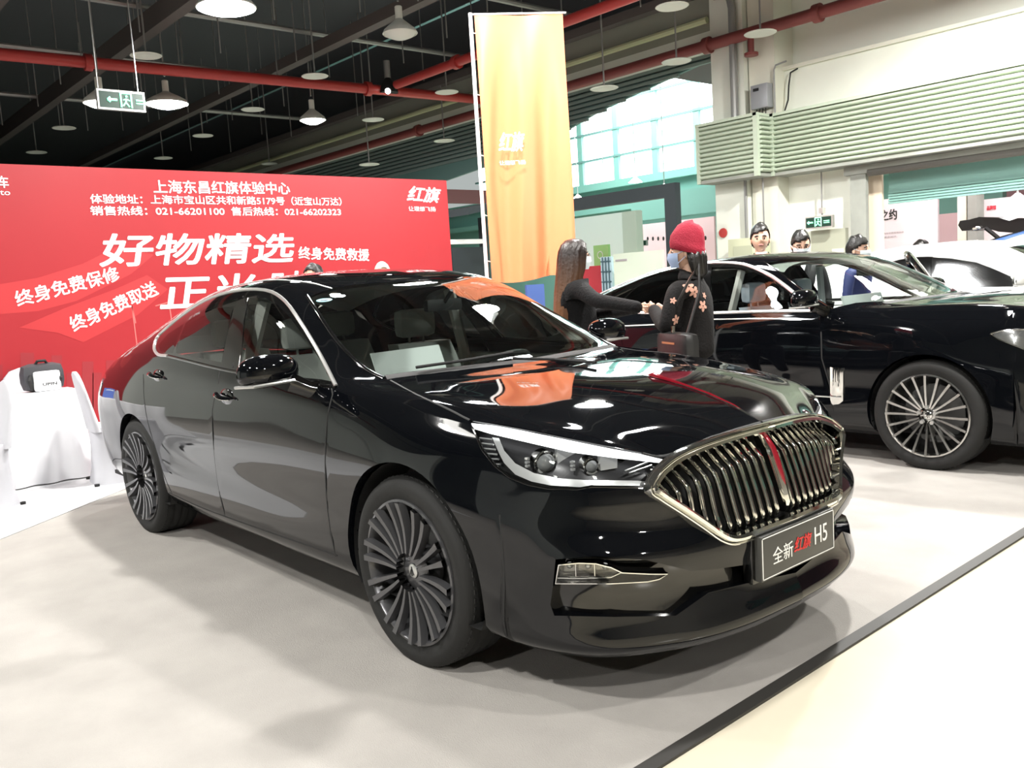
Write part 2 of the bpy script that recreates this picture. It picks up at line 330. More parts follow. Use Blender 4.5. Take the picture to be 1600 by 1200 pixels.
class Car:
    def __init__(s, name, label, loc, deform=None, group=None, lower=LOWER, upper=UPPER):
        s.loc = np.array(loc, float); s.root = thing(name, label, 'car', tuple(loc), group=group)
        lo = [r[::-1] for r in near(lower)]; up = near(upper)
        lo = [[(r[0][0]*1.0-.03*(r[0][0] > .8), r[0][1]*.93, r[0][2]-.045)]+r for r in lo]
        if deform: lo = [[deform(p) for p in r] for r in lo]; up = [[deform(p) for p in r] for r in up]
        s.lo = Surf(lo, 8, 6); s.up = Surf(up, 8, 8, 2); s.acc = {}; s.stitch()
    def stitch(s):
        "bring the upper body's edge exactly onto the shoulder line and blend the shading across it"
        T = s.lo.D[:, -1]; up = s.up.D; A, B = T[:-1], T[1:]; AB = B-A
        def nr(p):
            t = np.clip(np.sum((p-A)*AB, 1)/np.maximum(np.sum(AB*AB, 1), 1e-12), 0, 1); q = A+AB*t[:, None]; d = np.linalg.norm(q-p, axis=1); k = int(np.argmin(d)); return q[k], k+t[k], d[k]
        K = 7; nu = []
        for j in range(up.shape[1]):
            q, u, d = nr(up[0, j])
            if d < .06:
                for i in range(K): up[i, j] += (q-up[0, j])*(1-i/K) if i else 0
                up[0, j] = q
        for i in range(up.shape[0]):
            q, u, d = nr(up[i, 0]); nu.append(u)
            if d < .06:
                dl = q-up[i, 0]
                for j in range(K): up[i, j] += dl*(1-j/K)
        s.up.finalize(); l = s.lo
        for i, u in enumerate(nu):
            if i < 2: continue
            k = int(u); f = u-k; k2 = min(k+1, l.nu-1); nl = l.N[k, -1]*(1-f)+l.N[k2, -1]*f; n = s.up.N[i, 0]+nl; s.up.N[i, 0] = n/np.linalg.norm(n)
        un = np.array(nu)
        for k in range(l.nu):
            i = int(np.argmin(np.abs(un-k)))
            if abs(un[i]-k) < 3 and i > 1: n = s.up.N[i, 0]; l.N[k, -1] = n
    def uv(s, surf, pts, sm=0, closed=False, lift=0):
        Q = []; 
        def ptuv(p):
            if isinstance(p[0], str):
                m, a, b = p
                if m == 'uv': return np.array([a*surf.su, b*surf.sv], float)
                if m == 'xz': return surf.hit((a, -4, b), (0, 1, 0))
                if m == 'yz': return surf.hit((4, a, b), (-1, 0, 0))
                if m == 'xy': return surf.hit((a, b, 4), (0, 0, -1))
            o, d = ray(*p); return surf.hit(o-s.loc, d)
        if sm and not isinstance(pts[0][0], str): pts = [tuple(p) for p in csp(pts, sm, closed)]
        elif sm and all(isinstance(p[0], str) for p in pts):
            m = pts[0][0]; pts = [(m, *p) for p in csp([p[1:] for p in pts], sm, closed)]
        return np.array([ptuv(p) for p in pts])
    def part(s, name, V, F, m, N=None, far=True, merge=False, parent=None, label=None, smooth=True, sharp=None, thin=False):
        "near-side part and its mirror image on the far side"
        V = np.asarray(V, float); F = [tuple(f) for f in F]; res = []
        if merge:
            V2 = np.concatenate([V, flip(V)]); F2 = F+[tuple(i+len(V) for i in f[::-1]) for f in F]
            N2 = None if N is None else np.concatenate([N, flip(N)])
            return [mesh(name, V2, F2, m, parent or s.root, smooth, N2, sharp, label=label)]
        res.append(mesh(name, V, F, m, parent or s.root, smooth, N, sharp, label=label))
        if far: res.append(mesh(name, flip(V), [f[::-1] for f in F], m, (s.farp.get(parent, parent) if parent else s.root), smooth, None if N is None else flip(N), sharp, label=label))
        if far: s.farp[res[0]] = res[1]
        return res
    def mb(s, mb, name, m, **k): return s.part(name, mb.V, mb.F, m, sharp=40, **k)
    def gather(s, surf, regs, default):
        for n, uvt in surf.split(regs, default).items():
            V, F, N = surf.patch(uvt); s.acc.setdefault(n, []).append((V, F, N))
    def bead(s, surf, pts, w, h, name, m, sm=0, **k):
        u = s.uv(surf, pts, sm); P, N = surf.ev(u), surf.nrm(u); b = MB(); ribbon(P, N, w, h, b); return s.mb(b, name, m, **k)
def wheel(parent, hub, side, rim_r, tyre_r, style, m, steer=0., lug=False):
    "wheel part; side=-1 faces -y. sub-parts: rim, hub_cap, spokes, brake_disc"
    w = .235; sy = side; b = MB()
    prof = [(rim_r-.005, .0), (rim_r+.012, .004), (rim_r+.03, .014), (tyre_r-.035, .016), (tyre_r-.012, .004), (tyre_r-.002, -.018)]
    for k in range(4):
        y = -.05-k*.045; prof += [(tyre_r, y+.018), (tyre_r, y-.012), (tyre_r-.009, y-.015), (tyre_r-.009, y-.02)]
    prof += [(tyre_r-.004, -w+.02), (tyre_r-.03, -w), (rim_r, -w)]
    b.lathe([(r, h*sy) for r, h in prof], 1, 64)
    wp = b.make('wheel', RUBBER, parent, sharp=60); wp.location = hub; wp.rotation_euler = (0, 0, steer)
    g = MB()     # tread blocks on the shoulder
    for k in range(72):
        a = 2*pi*k/72; c, s_ = math.cos(a), math.sin(a); r0, r1 = tyre_r-.03, tyre_r+.001
        P = []
        for (r, y, da) in ((r1, -.022, -.028), (r1, -.022, .022), (r0+.004, .004, .022), (r0+.004, .004, -.028)):
            P.append((r*math.cos(a+da), y*sy, r*math.sin(a+da)))
        g.prism(P, (-.004*c, -.012*sy, -.004*s_))
    t = g.make('tread_blocks', RUBBER, wp, smooth=False); t['kind'] = 'stuff'
    r = rim_r; b = MB()
    b.lathe([(a, h*sy) for a, h in ((r+.004, -.004), (r+.002, .008), (r-.008, .010), (r-.014, .002), (r-.02, -.03), (r-.028, -.10), (r-.028, -.2))], 1, 64)
    b.make('rim', m, wp)
    b = MB(); b.lathe([(0.02, -.12*sy), (r*.72, -.12*sy), (r*.72, -.14*sy), (.02, -.14*sy)], 1, 32); b.make('brake_disc', CAL, wp, smooth=False)
    b = MB(); b.lathe([(0.001, -.15*sy), (r-.02, -.15*sy), (r-.02, -.16*sy)], 1, 24); b.make('wheel_back', MATTK, wp)
    b = MB(); b.box((-.17, -.06*sy, -.06), (-.09, -.145*sy, .10), .012); b.make('brake_caliper', CAL, wp)
    hubr = .082 if style == 'pair' else .060
    b = MB(); b.lathe([(.0005, -.018), (.028, -.017), (.03, -.021), (hubr*.72, -.022), (hubr, -.032), (hubr+.004, -.06), (hubr, -.10)] if sy > 0 else [(.0005, .018), (.028, .017), (.03, .021), (hubr*.72, .022), (hubr, .032), (hubr+.004, .06), (hubr, .10)], 1, 40); b.make('hub', m, wp)
    b = MB(); b.lathe([(.0005, -.012*sy), (.02, -.0125*sy), (.027, -.016*sy), (.028, -.02*sy)], 1, 24); b.make('hub_cap', CHROME if style != 'pair' else SATIN, wp)
    b = MB(); b.tube([(0, -.0115*sy, -.018), (0, -.011*sy, .018)], .0022, 6); b.tube([(-.012, -.0115*sy, -.014), (0, -.011*sy, .016), (.012, -.0115*sy, -.014)], .0018, 6); b.make('emblem', MATTK, wp)
    # one spoke, outer face slightly crowned, then shared around
    n = 10; me = None
    def spoke(da):
        b = MB(); V = []; K = 7
        for i in range(K):
            t = i/(K-1); rr = hubr*.9+(r-.006-hubr*.9)*t; a = da*(.75+.25*t) if style != 'pair' else da*(1.0-.12*t)
            hw = (.0075+.0085*t**1.3) if style == 'pair' else (.0075+.004*t)
            y = -(.024-.02*t+.024*math.sin(pi*t)*.4) if style == 'pair' else -(.03-.026*t)
            ca, sa = math.cos(a), math.sin(a)
            if style == 'pair': hw = min(hw, rr*.085)
            for (q, dy) in ((-1, .0035), (0, -.0025), (1, .0035), (.72, .034), (-.72, .034)):
                V.append((rr*ca-q*hw*sa, (y+dy)*sy, rr*sa+q*hw*ca))
        F = [(i*5+j, i*5+(j+1) % 5, (i+1)*5+(j+1) % 5, (i+1)*5+j) for i in range(K-1) for j in range(5)]
        if sy > 0: F = [f[::-1] for f in F]
        return V, F
    for s_ in (-1, 1):
        V, F = spoke(s_*(pi/n*.44 if style == 'pair' else pi/n*.5)); o = mesh('spoke', V, F, m, wp, smooth=True, sharp=30)
        for k in range(n):
            if k: o = o.copy(); COL.objects.link(o)
            o.rotation_euler = (0, 2*pi*k/n+.16, 0)
    if lug:
        b = MB(); b.tube([(0, .0, 0), (0, -.022, 0)], [.016, .013], 6)
        for k in range(5):
            a = 2*pi*k/5+pi/2; o = b.make('lug_nut', SATIN, wp, smooth=False) if k == 0 else o.copy()
            if k: COL.objects.link(o)
            o.location = (.056*math.cos(a), .012, .056*math.sin(a)) if sy < 0 else (.056*math.cos(a), .008, .056*math.sin(a))
    return wp
def seat_part(car, x, y, m, wrap=None):
    b = MB(); b.box((x-.02, y-.24, .42), (x+.50, y+.24, .62), .06)
    P = [(x-.02, .56), (x-.13, .85), (x-.22, 1.10)]
    for i in range(2):
        (x0, z0), (x1, z1) = P[i], P[i+1]; w = .25-.03*i
        b.add([(x0-.05, y-w, z0), (x0-.05, y+w, z0), (x0+.08, y+w, z0), (x0+.08, y-w, z0), (x1-.05, y-w+.03, z1), (x1-.05, y+w-.03, z1), (x1+.06, y+w-.03, z1), (x1+.06, y-w+.03, z1)],
              [(0, 1, 2, 3), (4, 7, 6, 5), (0, 4, 5, 1), (1, 5, 6, 2), (2, 6, 7, 3), (3, 7, 4, 0)])
    b.box((x-.30, y-.13, 1.13), (x-.20, y+.13, 1.30), .045)
    b.tube([(x-.24, y-.05, 1.05), (x-.25, y-.05, 1.18)], .007); b.tube([(x-.24, y+.05, 1.05), (x-.25, y+.05, 1.18)], .007)
    b.make('seat', m, car.root, sharp=50)
def interior(car, mseat=CLOTHG, dz=0, wrap=None):
    b = MB(); b.box((-.22, -.70, .55), (-.95, .70, .80)); b.box((-.30, -.72, .80), (-.80, .72, .985), .05); b.make('dashboard', CLOTHK, car.root, sharp=50)
    b = MB(); b.box((-.2, -.80, .28), (-3.1, .80, .42)); b.box((-2.85, -.75, .42), (-3.2, .75, .95), .05); b.make('cabin_floor', CLOTHK, car.root)
    for y in (-.37, .37): seat_part(car, -1.42, y, wrap or mseat)
    for y in (-.37, .37): seat_part(car, -2.35, y, mseat)
    b = MB(); K = 24; c = np.array([-.93, .37, .98]); ax = np.array([-.42, 0, .9]); ax /= np.linalg.norm(ax); uu = np.array([0, 1., 0]); vv = np.cross(ax, uu)
    b.tube([c+.18*(uu*math.cos(2*pi*i/K)+vv*math.sin(2*pi*i/K)) for i in range(K+1)], .016, 8, cap=False)
    for a in (0, pi, -pi/2): b.tube([c-.03*ax, c+.17*(uu*math.cos(a)+vv*math.sin(a))], [.03, .014], 6, flat=.5)
    b.tube([c-.03*ax, c-.3*ax], .03, 8); b.ball(c-.02*ax, .05, 10); b.make('steering_wheel', CLOTHK, car.root)
    b = MB(); b.box((-.86, -.11, 1.30), (-.90, .11, 1.36), .012); b.tube([(-.87, 0, 1.34), (-.80, 0, 1.40)], .01); b.make('rear_view_mirror', CLOTHK, car.root)
    b = MB()
    for y in (-.74, .74): b.tube([(-1.62, y, .5), (-1.66, y*.97, 1.05), (-1.62, y*.82, 1.40)], .035, 6)
    b.make('pillar_lining', HEADL, car.root); U = car.up; V = []; i0, i1 = int(8.3*U.su), int(12.2*U.su); j0 = int(2.5*U.sv); idx = {}
    for i in range(i0, i1, 2):
        for j in range(j0, U.nv, 2): idx[i, j] = len(V); V.append(U.D[i, j]-U.N[i, j]*.035)
    car.part('headliner', V, [(idx[i, j], idx[i+2, j], idx[i+2, j+2], idx[i, j+2]) for i in range(i0, i1-2, 2) for j in range(j0, U.nv-2, 2) if (i+2, j+2) in idx], HEADL, merge=True)
    b = MB(); b.box((-.55, -.86, .40), (-2.6, -.80, 1.0), .03); car.mb(b, 'door_lining', HEADL)
def mirror(car, c, m, tilt=0):
    "door mirror on the near side and mirrored on the far side"
    b = MB(); n = 18; V = []
    for i in range(n+1):
        ph = pi*i/n
        for j in range(n):
            th = 2*pi*j/n; x, y, z = math.sin(ph)*math.cos(th), math.cos(ph), math.sin(ph)*math.sin(th)
            sg = lambda v, e: math.copysign(abs(v)**e, v)
            X = sg(x, .8)*.085*(1 if x > 0 else .55); Y = sg(y, .75)*.135; Z = sg(z, .75)*.078*(1 if z > 0 else .75)
            Z -= .16*(Y+.13)*0+.10*max(0, -Y)*.35; X -= .25*abs(Y)*(.4 if x > 0 else .1)
            V.append((c[0]+X, c[1]+Y, c[2]+Z))
    F = [(i*n+j, (i+1)*n+j, (i+1)*n+(j+1) % n, i*n+(j+1) % n) for i in range(n) for j in range(n)]
    b.add(V, F); h = car.part('mirror', b.V, b.F, m)
    a = MB(); a.tube([(c[0]+.02, c[1]+.09, c[2]-.05), (c[0]+.05, c[1]+.15, c[2]-.085), (c[0]+.06, c[1]+.20, c[2]-.10)], [.03, .026, .035], 10, flat=1.4)
    car.mb(a, 'mirror_arm', GLOSSK, parent=h[0])
    a = MB(); a.tube([(c[0]-.035, c[1]-.135, c[2]-.05), (c[0]+.07, c[1]-.10, c[2]-.045), (c[0]+.082, c[1], c[2]-.04), (c[0]+.07, c[1]+.08, c[2]-.038)], .007, 6); car.mb(a, 'mirror_strip', SATIN, parent=h[0])
    a = MB(); a.tube([(c[0]-.052, c[1], c[2]), (c[0]-.056, c[1], c[2])], [.07, .066], 16, flat=1.); car.part('mirror_glass', [(v[0], c[1]+(v[1]-c[1])*1.5, v[2]) for v in a.V], a.F, CHROME, parent=h[0], sharp=40)
def wells(car, xs, r=.43):
    for x, z in xs:
        b = MB(); b.lathe([(r-.004, -.90), (r, -.88), (r, -.60), (.02, -.60)], 1, 32, (x, 0, z))
        car.part('wheel_well', [(v[0], v[1], max(v[2], .24)) for v in b.V], b.F, MATTK)
def finish(car, mats, merged=('front_bumper', 'rear_bumper', 'hood', 'body_shell', 'windshield', 'rear_window', 'boot_lid')):
    for n, L in car.acc.items():
        if n in ('hole',) or n.startswith('_'): continue
        V = np.concatenate([l[0] for l in L]); N = np.concatenate([l[2] for l in L]); F = []; k = 0
        for l in L: F += [tuple(f+k) for f in l[1]]; k += len(l[0])
        if not len(F): continue
        car.obj[n] = car.part(n, V, F, mats.get(n, mats['*']), N, merge=n in merged)
def extrude_edge(P, D, mb):
    P = np.array(P); Q = P+np.array(D); n = len(P); mb.add(list(P)+list(Q), [(i, i+1, n+i+1, n+i) for i in range(n-1)])
def text(body, m, parent, origin, xdir, ydir, width=None, size=.1, bold=0., name='lettering', shear=0., depth=.001, align='LEFT'):
    cu = bpy.data.curves.new(name, 'FONT'); cu.body = body; cu.size = size; cu.offset = bold; cu.extrude = depth; cu.shear = shear
    cu.offset = 0
    cu.align_x = align; cu.materials.append(m); cu.resolution_u = 3
    o = bpy.data.objects.new(name, cu); link(o, parent)
    x = Vector(xdir).normalized(); y = Vector(ydir).normalized(); z = x.cross(y).normalized(); y = z.cross(x)
    sx = 1.
    if width:
        bpy.context.view_layer.update(); sx = width/max(o.dimensions.x, 1e-4)
    Mx = Matrix((x*sx, y, z)).transposed().to_4x4(); Mx.translation = Vector(origin)
    if parent is not None: Mx = Matrix.Translation(-Vector(parent.location)) @ Mx if parent.parent is None else Mx
    bpy.context.view_layer.update(); me = bpy.data.meshes.new_from_object(o); me.name = name
    if bold:
        bm = bmesh.new(); bm.from_mesh(me); src = bm.verts[:]+bm.edges[:]+bm.faces[:]
        for q in range(6):
            r_ = bmesh.ops.duplicate(bm, geom=src); bmesh.ops.translate(bm, verts=[e for e in r_['geom'] if isinstance(e, bmesh.types.BMVert)], vec=(bold*math.cos(q*pi/3)/sx, bold*math.sin(q*pi/3), .0001*q))
        bm.to_mesh(me); bm.free()
    bpy.data.objects.remove(o)
    o = bpy.data.objects.new(name, me); link(o, parent); o.matrix_local = Mx
    return o
Car.farp = {}; Car.obj = {}

# ------------------------------------------------------------------ the black saloon in front
H = Car('black_saloon', 'glossy black saloon car nearest the camera with chrome slatted grille and number plate board', (0, 0, 0)); H.farp = {}; H.obj = {}
lo, up = H.lo, H.up
WR, TR, HZ = .277, .366, .362
arch_f = H.uv(lo, [('xz', .02+.425*math.cos(a), .365+.425*math.sin(a)) for a in np.linspace(-.45, pi+.45, 40)])
arch_r = H.uv(lo, [('xz', -2.885+.405*math.cos(a), .36+.405*math.sin(a)) for a in np.linspace(-.45, pi+.45, 40)])
low = lambda a: ('xz', a, .05)
hl_top = [(734, 657), (770, 660), (812, 665), (880, 679), (947, 695), (1000, 705), (1041, 714)]
hl_bot = [(1024, 748), (1015, 761), (970, 761), (925, 760), (902, 764), (857, 763), (826, 757), (797, 746), (774, 728), (754, 703), (743, 678)]
hl = H.uv(lo, hl_top+hl_bot)
gr_pts = [(0, .852), (-.15, .849), (-.28, .841), (-.40, .826), (-.47, .808), (-.53, .786), (-.568, .762), (-.585, .745), (-.57, .728), (-.50, .672), (-.43, .612), (-.375, .562), (-.345, .546), (-.30, .541), (-.15, .541), (0, .541)]
gr = H.uv(lo, [('yz', *p) for p in gr_pts])
rec = H.uv(lo, [(868, 874), (931, 869), (1009, 875), (1080, 892), (1180, 880), ('yz', 0, .385), ('yz', 0, .345), (1190, 906), (1107, 926), (1056, 962), (960, 964), (866, 962), (860, 945), (864, 915)])
tail = H.uv(lo, [('xz', -3.55, .95), ('xz', -3.70, .90), ('uv', 16, 6.2), ('uv', 17.2, 6.4), ('uv', 17.2, 7.2), ('uv', 16, 7.4), ('xz', -3.75, .985)])
f_door = H.uv(lo, [(524, 590), (512, 650), (508, 720), (512, 800), (524, 869), (440, 838), (352, 808), (343, 770), (334, 700), (332, 640), (347, 570), ('xz', -.95, 1.09)])
r_door = H.uv(lo, [(347, 570), (332, 640), (334, 700), (343, 770), (352, 808), (310, 792), (269, 772), (256, 742), (243, 700), (231, 660), (225, 621), (224, 585), ('xz', -2.55, 1.2), ('xz', -2.0, 1.2)])
sill = H.uv(lo, [(262, 768), (310, 791), (352, 807), (440, 838), (527, 868), (562, 896), ('xz', -.35, .1), ('xz', -2.6, .1)])
bump = [('uv', -.1, -.1), ('uv', 5.35, -.1), ('uv', 5.3, 4), ('uv', 5.25, 5.4), ('uv', 5.3, 6.4), ('uv', 5.1, 8.1), ('uv', -.1, 8.1)]
bump = H.uv(lo, bump)
H.gather(lo, [('_arch', arch_f), ('_arch', arch_r), ('_hl', hl), ('_grille', gr), ('_recess', rec), ('tail_lamp', tail), ('front_door', f_door), ('rear_door', r_door), ('side_sill', sill), ('front_bumper', bump)],
         lambda p: 'front_fender' if p[0] > -1.2 else ('rear_fender' if p[0] > -3.72 else 'rear_bumper'))
# greenhouse
ws = H.uv(up, [(484, 463), (500, 488), (520, 519), (545, 551), (572, 575), (598, 588), ('uv', 5.02, 3.3), ('uv', 5.02, 4), ('uv', 5.02, 5.2), ('uv', 8.05, 5.2), ('uv', 8.1, 4), ('uv', 8.12, 3.45)])
fwin_px = [(389, 466), (415, 466), (433, 476), (453, 496), (473, 522), (490, 547), (507, 572), (519, 596), (470, 590), (376, 574)]
rwin_px = [(372, 466), (336, 474), (310, 488), (290, 505), (274, 552), (346, 566)]
qwin_px = [(287, 506), (262, 522), (247, 540), (250, 549), (270, 552)]
dlo_px = [(424, 456), (446, 471), (468, 501), (487, 531), (506, 565), (525, 603), (470, 596), (385, 582), (347, 575), (302, 564), (250, 555), (241, 545), (245, 528), (262, 511), (284, 493), (317, 471), (355, 457), (392, 452)]
fwin, rwin, qwin, dlo = [H.uv(up, p) for p in (fwin_px, rwin_px, qwin_px, dlo_px)]
rearglass = H.uv(up, [('uv', 11.2, 3.6), ('uv', 11.2, 5.2), ('uv', 14, 5.2), ('uv', 14, 3.4)])
hood = H.uv(up, [('uv', -.1, -.1), ('uv', .9, -.1), (734, 657), (700, 639), (650, 616), (597, 590), ('uv', 5.02, 3.4), ('uv', 5.02, 5.2), ('uv', -.1, 5.2)])
def updef(p):
    if p[0] > -.47: return 'front_fender'
    if p[2] < 1.2 and -1.62 < p[0]: return 'front_door'
    if p[2] < 1.14 and abs(p[1]) > .78 and -2.5 < p[0]: return 'rear_door'
    return 'body_shell'
H.gather(up, [('windshield', ws), ('front_window', fwin), ('rear_door_window', rwin), ('quarter_window', qwin), ('window_frame', dlo), ('rear_window', rearglass), ('hood', hood)], updef)
finish(H, {'*': PAINT, 'windshield': GLW, 'rear_window': GLW, 'front_window': GLS, 'rear_door_window': GLS, 'quarter_window': GLD, 'window_frame': GLOSSK, 'tail_lamp': REDL})
# trims
H.bead(up, [(262, 556), (247, 554), (241, 545), (245, 528), (262, 511), (284, 493), (317, 471), (355, 457), (392, 452), (424, 456), (446, 471), (468, 501), (487, 531), (506, 565), (525, 603)], .017, .008, 'window_trim', SATIN, 3)
H.bead(up, [(262, 556), (302, 566), (347, 577), (385, 584), (470, 598), (525, 605)], .016, .005, 'belt_strip', GLOSSK, 2)
H.bead(up, [(388, 466), (374, 574)], .008, .004, 'window_bead', SATIN)
H.bead(up, [(380, 463), (364, 574)], .007, .002, 'door_seam', MATTK)
for p, srf in (([(524, 600), (512, 650), (508, 720), (512, 800), (524, 869)], lo), ([(347, 577), (332, 640), (334, 700), (343, 770), (352, 808)], lo),
               ([(269, 772), (256, 742), (243, 700), (231, 660), (225, 621), (224, 585)], lo), ([(265, 770), (310, 791), (352, 807), (440, 838), (527, 868)], lo),
               ([(734, 657), (700, 639), (650, 616), (610, 594)], up)):
    H.bead(srf, p, .008, .0012, 'panel_seam', MATTK, 3)
b = MB(); u = H.uv(lo, [('uv', 5.35, 1), ('uv', 5.3, 3), ('uv', 5.25, 5.2)], 3); ribbon(lo.ev(u), lo.nrm(u), .007, .001, b); H.mb(b, 'panel_seam', MATTK)
H.bead(up, [('uv', .03, .3), ('uv', .03, 1), ('uv', .03, 2), ('uv', .03, 3), ('uv', .03, 4), ('uv', .03, 4.98)], .010, .002, 'hood_seam', MATTK, 2)
H.bead(up, [('uv', 5.0, 3), ('uv', 5.0, 4), ('uv', 5.0, 4.98)], .05, .002, 'cowl', MATTK, 3)
H.bead(up, [(480, 462), (497, 488), (517, 519), (543, 551), (572, 577), (600, 591)], .016, .005, 'windshield_trim', GLOSSK, 2)
H.bead(up, [('uv', 8.1, 3.45), ('uv', 9, 3.3), ('uv', 10, 3.25), ('uv', 11, 3.3)], .010, .003, 'roof_rail_strip', SATIN, 3)
# wheel openings
for A in (arch_f, arch_r):
    b = MB(); extrude_edge(lo.ev(A), [(0, .055, 0)], b); H.mb(b, 'arch_lip', PAINT); b = MB(); extrude_edge(lo.ev(A)+[(0, .054, 0)], [(0, .12, 0)], b); H.mb(b, 'arch_liner', MATTK)
wells(H, [(.02, .365), (-2.885, .36)], .425)
for x in (0, -2.92):
    for sd in (-1, 1):
        wheel(H.root, (x, sd*.905, HZ), sd, WR, TR, 'pair', GUN)
b = MB(); b.box((.75, -.78, .235), (-3.9, .78, .26)); b.make('underbody', MATTK, H.root)
# door handles
for hp in ((354, 621), (247, 589)):
    uvp = H.uv(lo, [hp])[0]; p = lo.ev(uvp)[0]; n = lo.nrm(uvp)[0]
    b = MB(); b.ball(p-n*.004, (.085, .012, .044), 16); hh = H.mb(b, 'handle_cup', GLOSSK)
    b = MB(); X = np.array([1, 0, 0]); K = 9
    b.tube([p+X*(-.105+.19*i/(K-1))+n*(.010+.026*math.sin(pi*i/(K-1)))+np.array([0, 0, .006+.010*math.cos(pi*i/(K-1)*1.2)]) for i in range(K)], [.004]+[.013]*(K-2)+[.005], 8, flat=.7)
    H.mb(b, 'door_handle', PAINT); b = MB()
    b.tube([p+X*(-.10+.18*i/(K-1))+n*(.024+.026*math.sin(pi*i/(K-1)))+np.array([0, 0, .000+.010*math.cos(pi*i/(K-1)*1.2)]) for i in range(K)], .0035, 6); H.mb(b, 'handle_strip', CHROME)
mirror(H, (-.735, -1.045, 1.108), PAINT)
# headlamp
def sub(surf, poly, off, name, m, parent=None, car=H, extra=None, rs=()):
    r = surf.split([('x', poly)], lambda p: '_'); V, F, N = surf.patch(r['x'], off)
    return car.part(name, V, F, m, N, parent=parent)
def rim_wall(surf, poly, d, name, m, parent=None, car=H, d0=0.):
    P = surf.ev(poly); N = surf.nrm(poly); P = np.concatenate([P, P[:1]]); N = np.concatenate([N, N[:1]]); n = len(P)
    V = list(P+N*d0)+list(P-N*d); return car.part(name, V, [(i, n+i, n+i+1, i+1) for i in range(n-1)], m, parent=parent, sharp=30)
HB = mat('lamp_housing', (.02, .02, .022), .3, .4)
CH2 = mat('lamp_reflector', (.75, .76, .76), .28, .55)
house = sub(lo, hl, -.055, 'headlamp', HB)[0]
rim_wall(lo, hl, .055, 'lamp_wall', GLOSSK, house)
drl = H.uv(lo, [(735, 659), (770, 662), (812, 667), (880, 681), (947, 697), (1000, 707), (1039, 716), (1035, 721), (970, 715), (891, 705), (826, 690), (765, 676), (738, 668)])
sub(lo, drl, -.008, 'daytime_strip', DRL, house)
band = H.uv(lo, [(764, 678), (775, 679), (783, 700), (800, 722), (830, 738), (870, 746), (915, 748), (1000, 748), (1015, 750), (1012, 757), (970, 757), (905, 760), (857, 758), (826, 752), (800, 741), (782, 722)])
sub(lo, band, -.022, 'reflector_band', CH2, house)
fins = MB()
for k in range(6):
    t = k/5; p0 = (745+10*t, 680+11*k*.8); p1 = (764+12*t, 682+8.5*k)
    u = H.uv(lo, [p0, p1]); ribbon(lo.ev(u)-lo.nrm(u)*.02, lo.nrm(u), .006, .004, fins)
H.mb(fins, 'lamp_fins', CH2, parent=house)
for (px, rr) in (((845, 715), .034), ((924, 719), .024)):
    uvp = H.uv(lo, [px])[0]; p = lo.ev(uvp)[0]; n = lo.nrm(uvp)[0]; a = np.array([.93, -.35, -.05]); a /= np.linalg.norm(a); c = p-n*.045
    b = MB(); b.tube([c-a*.03, c+a*.005, c+a*.012, c+a*.004], [rr*1.25, rr*1.22, rr*1.12, rr*1.02], 24, cap=False)
    H.mb(b, 'projector_ring', CHROME, parent=house)
    b = MB(); b.ball(c, rr*.98, 16); H.mb(b, 'projector_lens', mat('projector_glass', (.25, .26, .26), .03, .2, 1), parent=house)
    t = np.cross(a, (0, 0, 1.)); t /= np.linalg.norm(t); q = c+np.array([.045, .07, -.002])*(rr/.034)+n*.014
    b = MB(); zz = np.array([0, 0, 1.]); e = np.array([.5, .86, 0])
    b.prism([q-e*rr*1.1-zz*rr*.95, q+e*rr*1.2-zz*rr*.8, q+e*rr*1.3+zz*rr*.7, q-e*rr*1.1+zz*rr*.95], -a*.02); H.mb(b, 'reflector_bowl', CH2, parent=house)
    q = c+np.array([-.03, -.05, .02]); b = MB()
    for j in range(3): b.box(q+(-.006, -.008, .012*j-.03), q+(.006, .006, .012*j-.021), .002)
    H.mb(b, 'lamp_module', CH2, parent=house)
b = MB(); u = H.uv(lo, [(978, 733), (1018, 716)]); ribbon(lo.ev(u)-lo.nrm(u)*.02, lo.nrm(u), .006, .005, b); u = H.uv(lo, [(985, 736), (1022, 722)]); ribbon(lo.ev(u)-lo.nrm(u)*.02, lo.nrm(u), .006, .005, b); H.mb(b, 'lamp_strip', CH2, parent=house)
sub(lo, hl, -.001, 'lamp_cover', LENS, house)
u = H.uv(lo, hl_bot+[(738, 668)]); b = MB(); ribbon(lo.ev(u), lo.nrm(u), .008, .003, b); H.mb(b, 'lamp_edge', GLOSSK, parent=house)
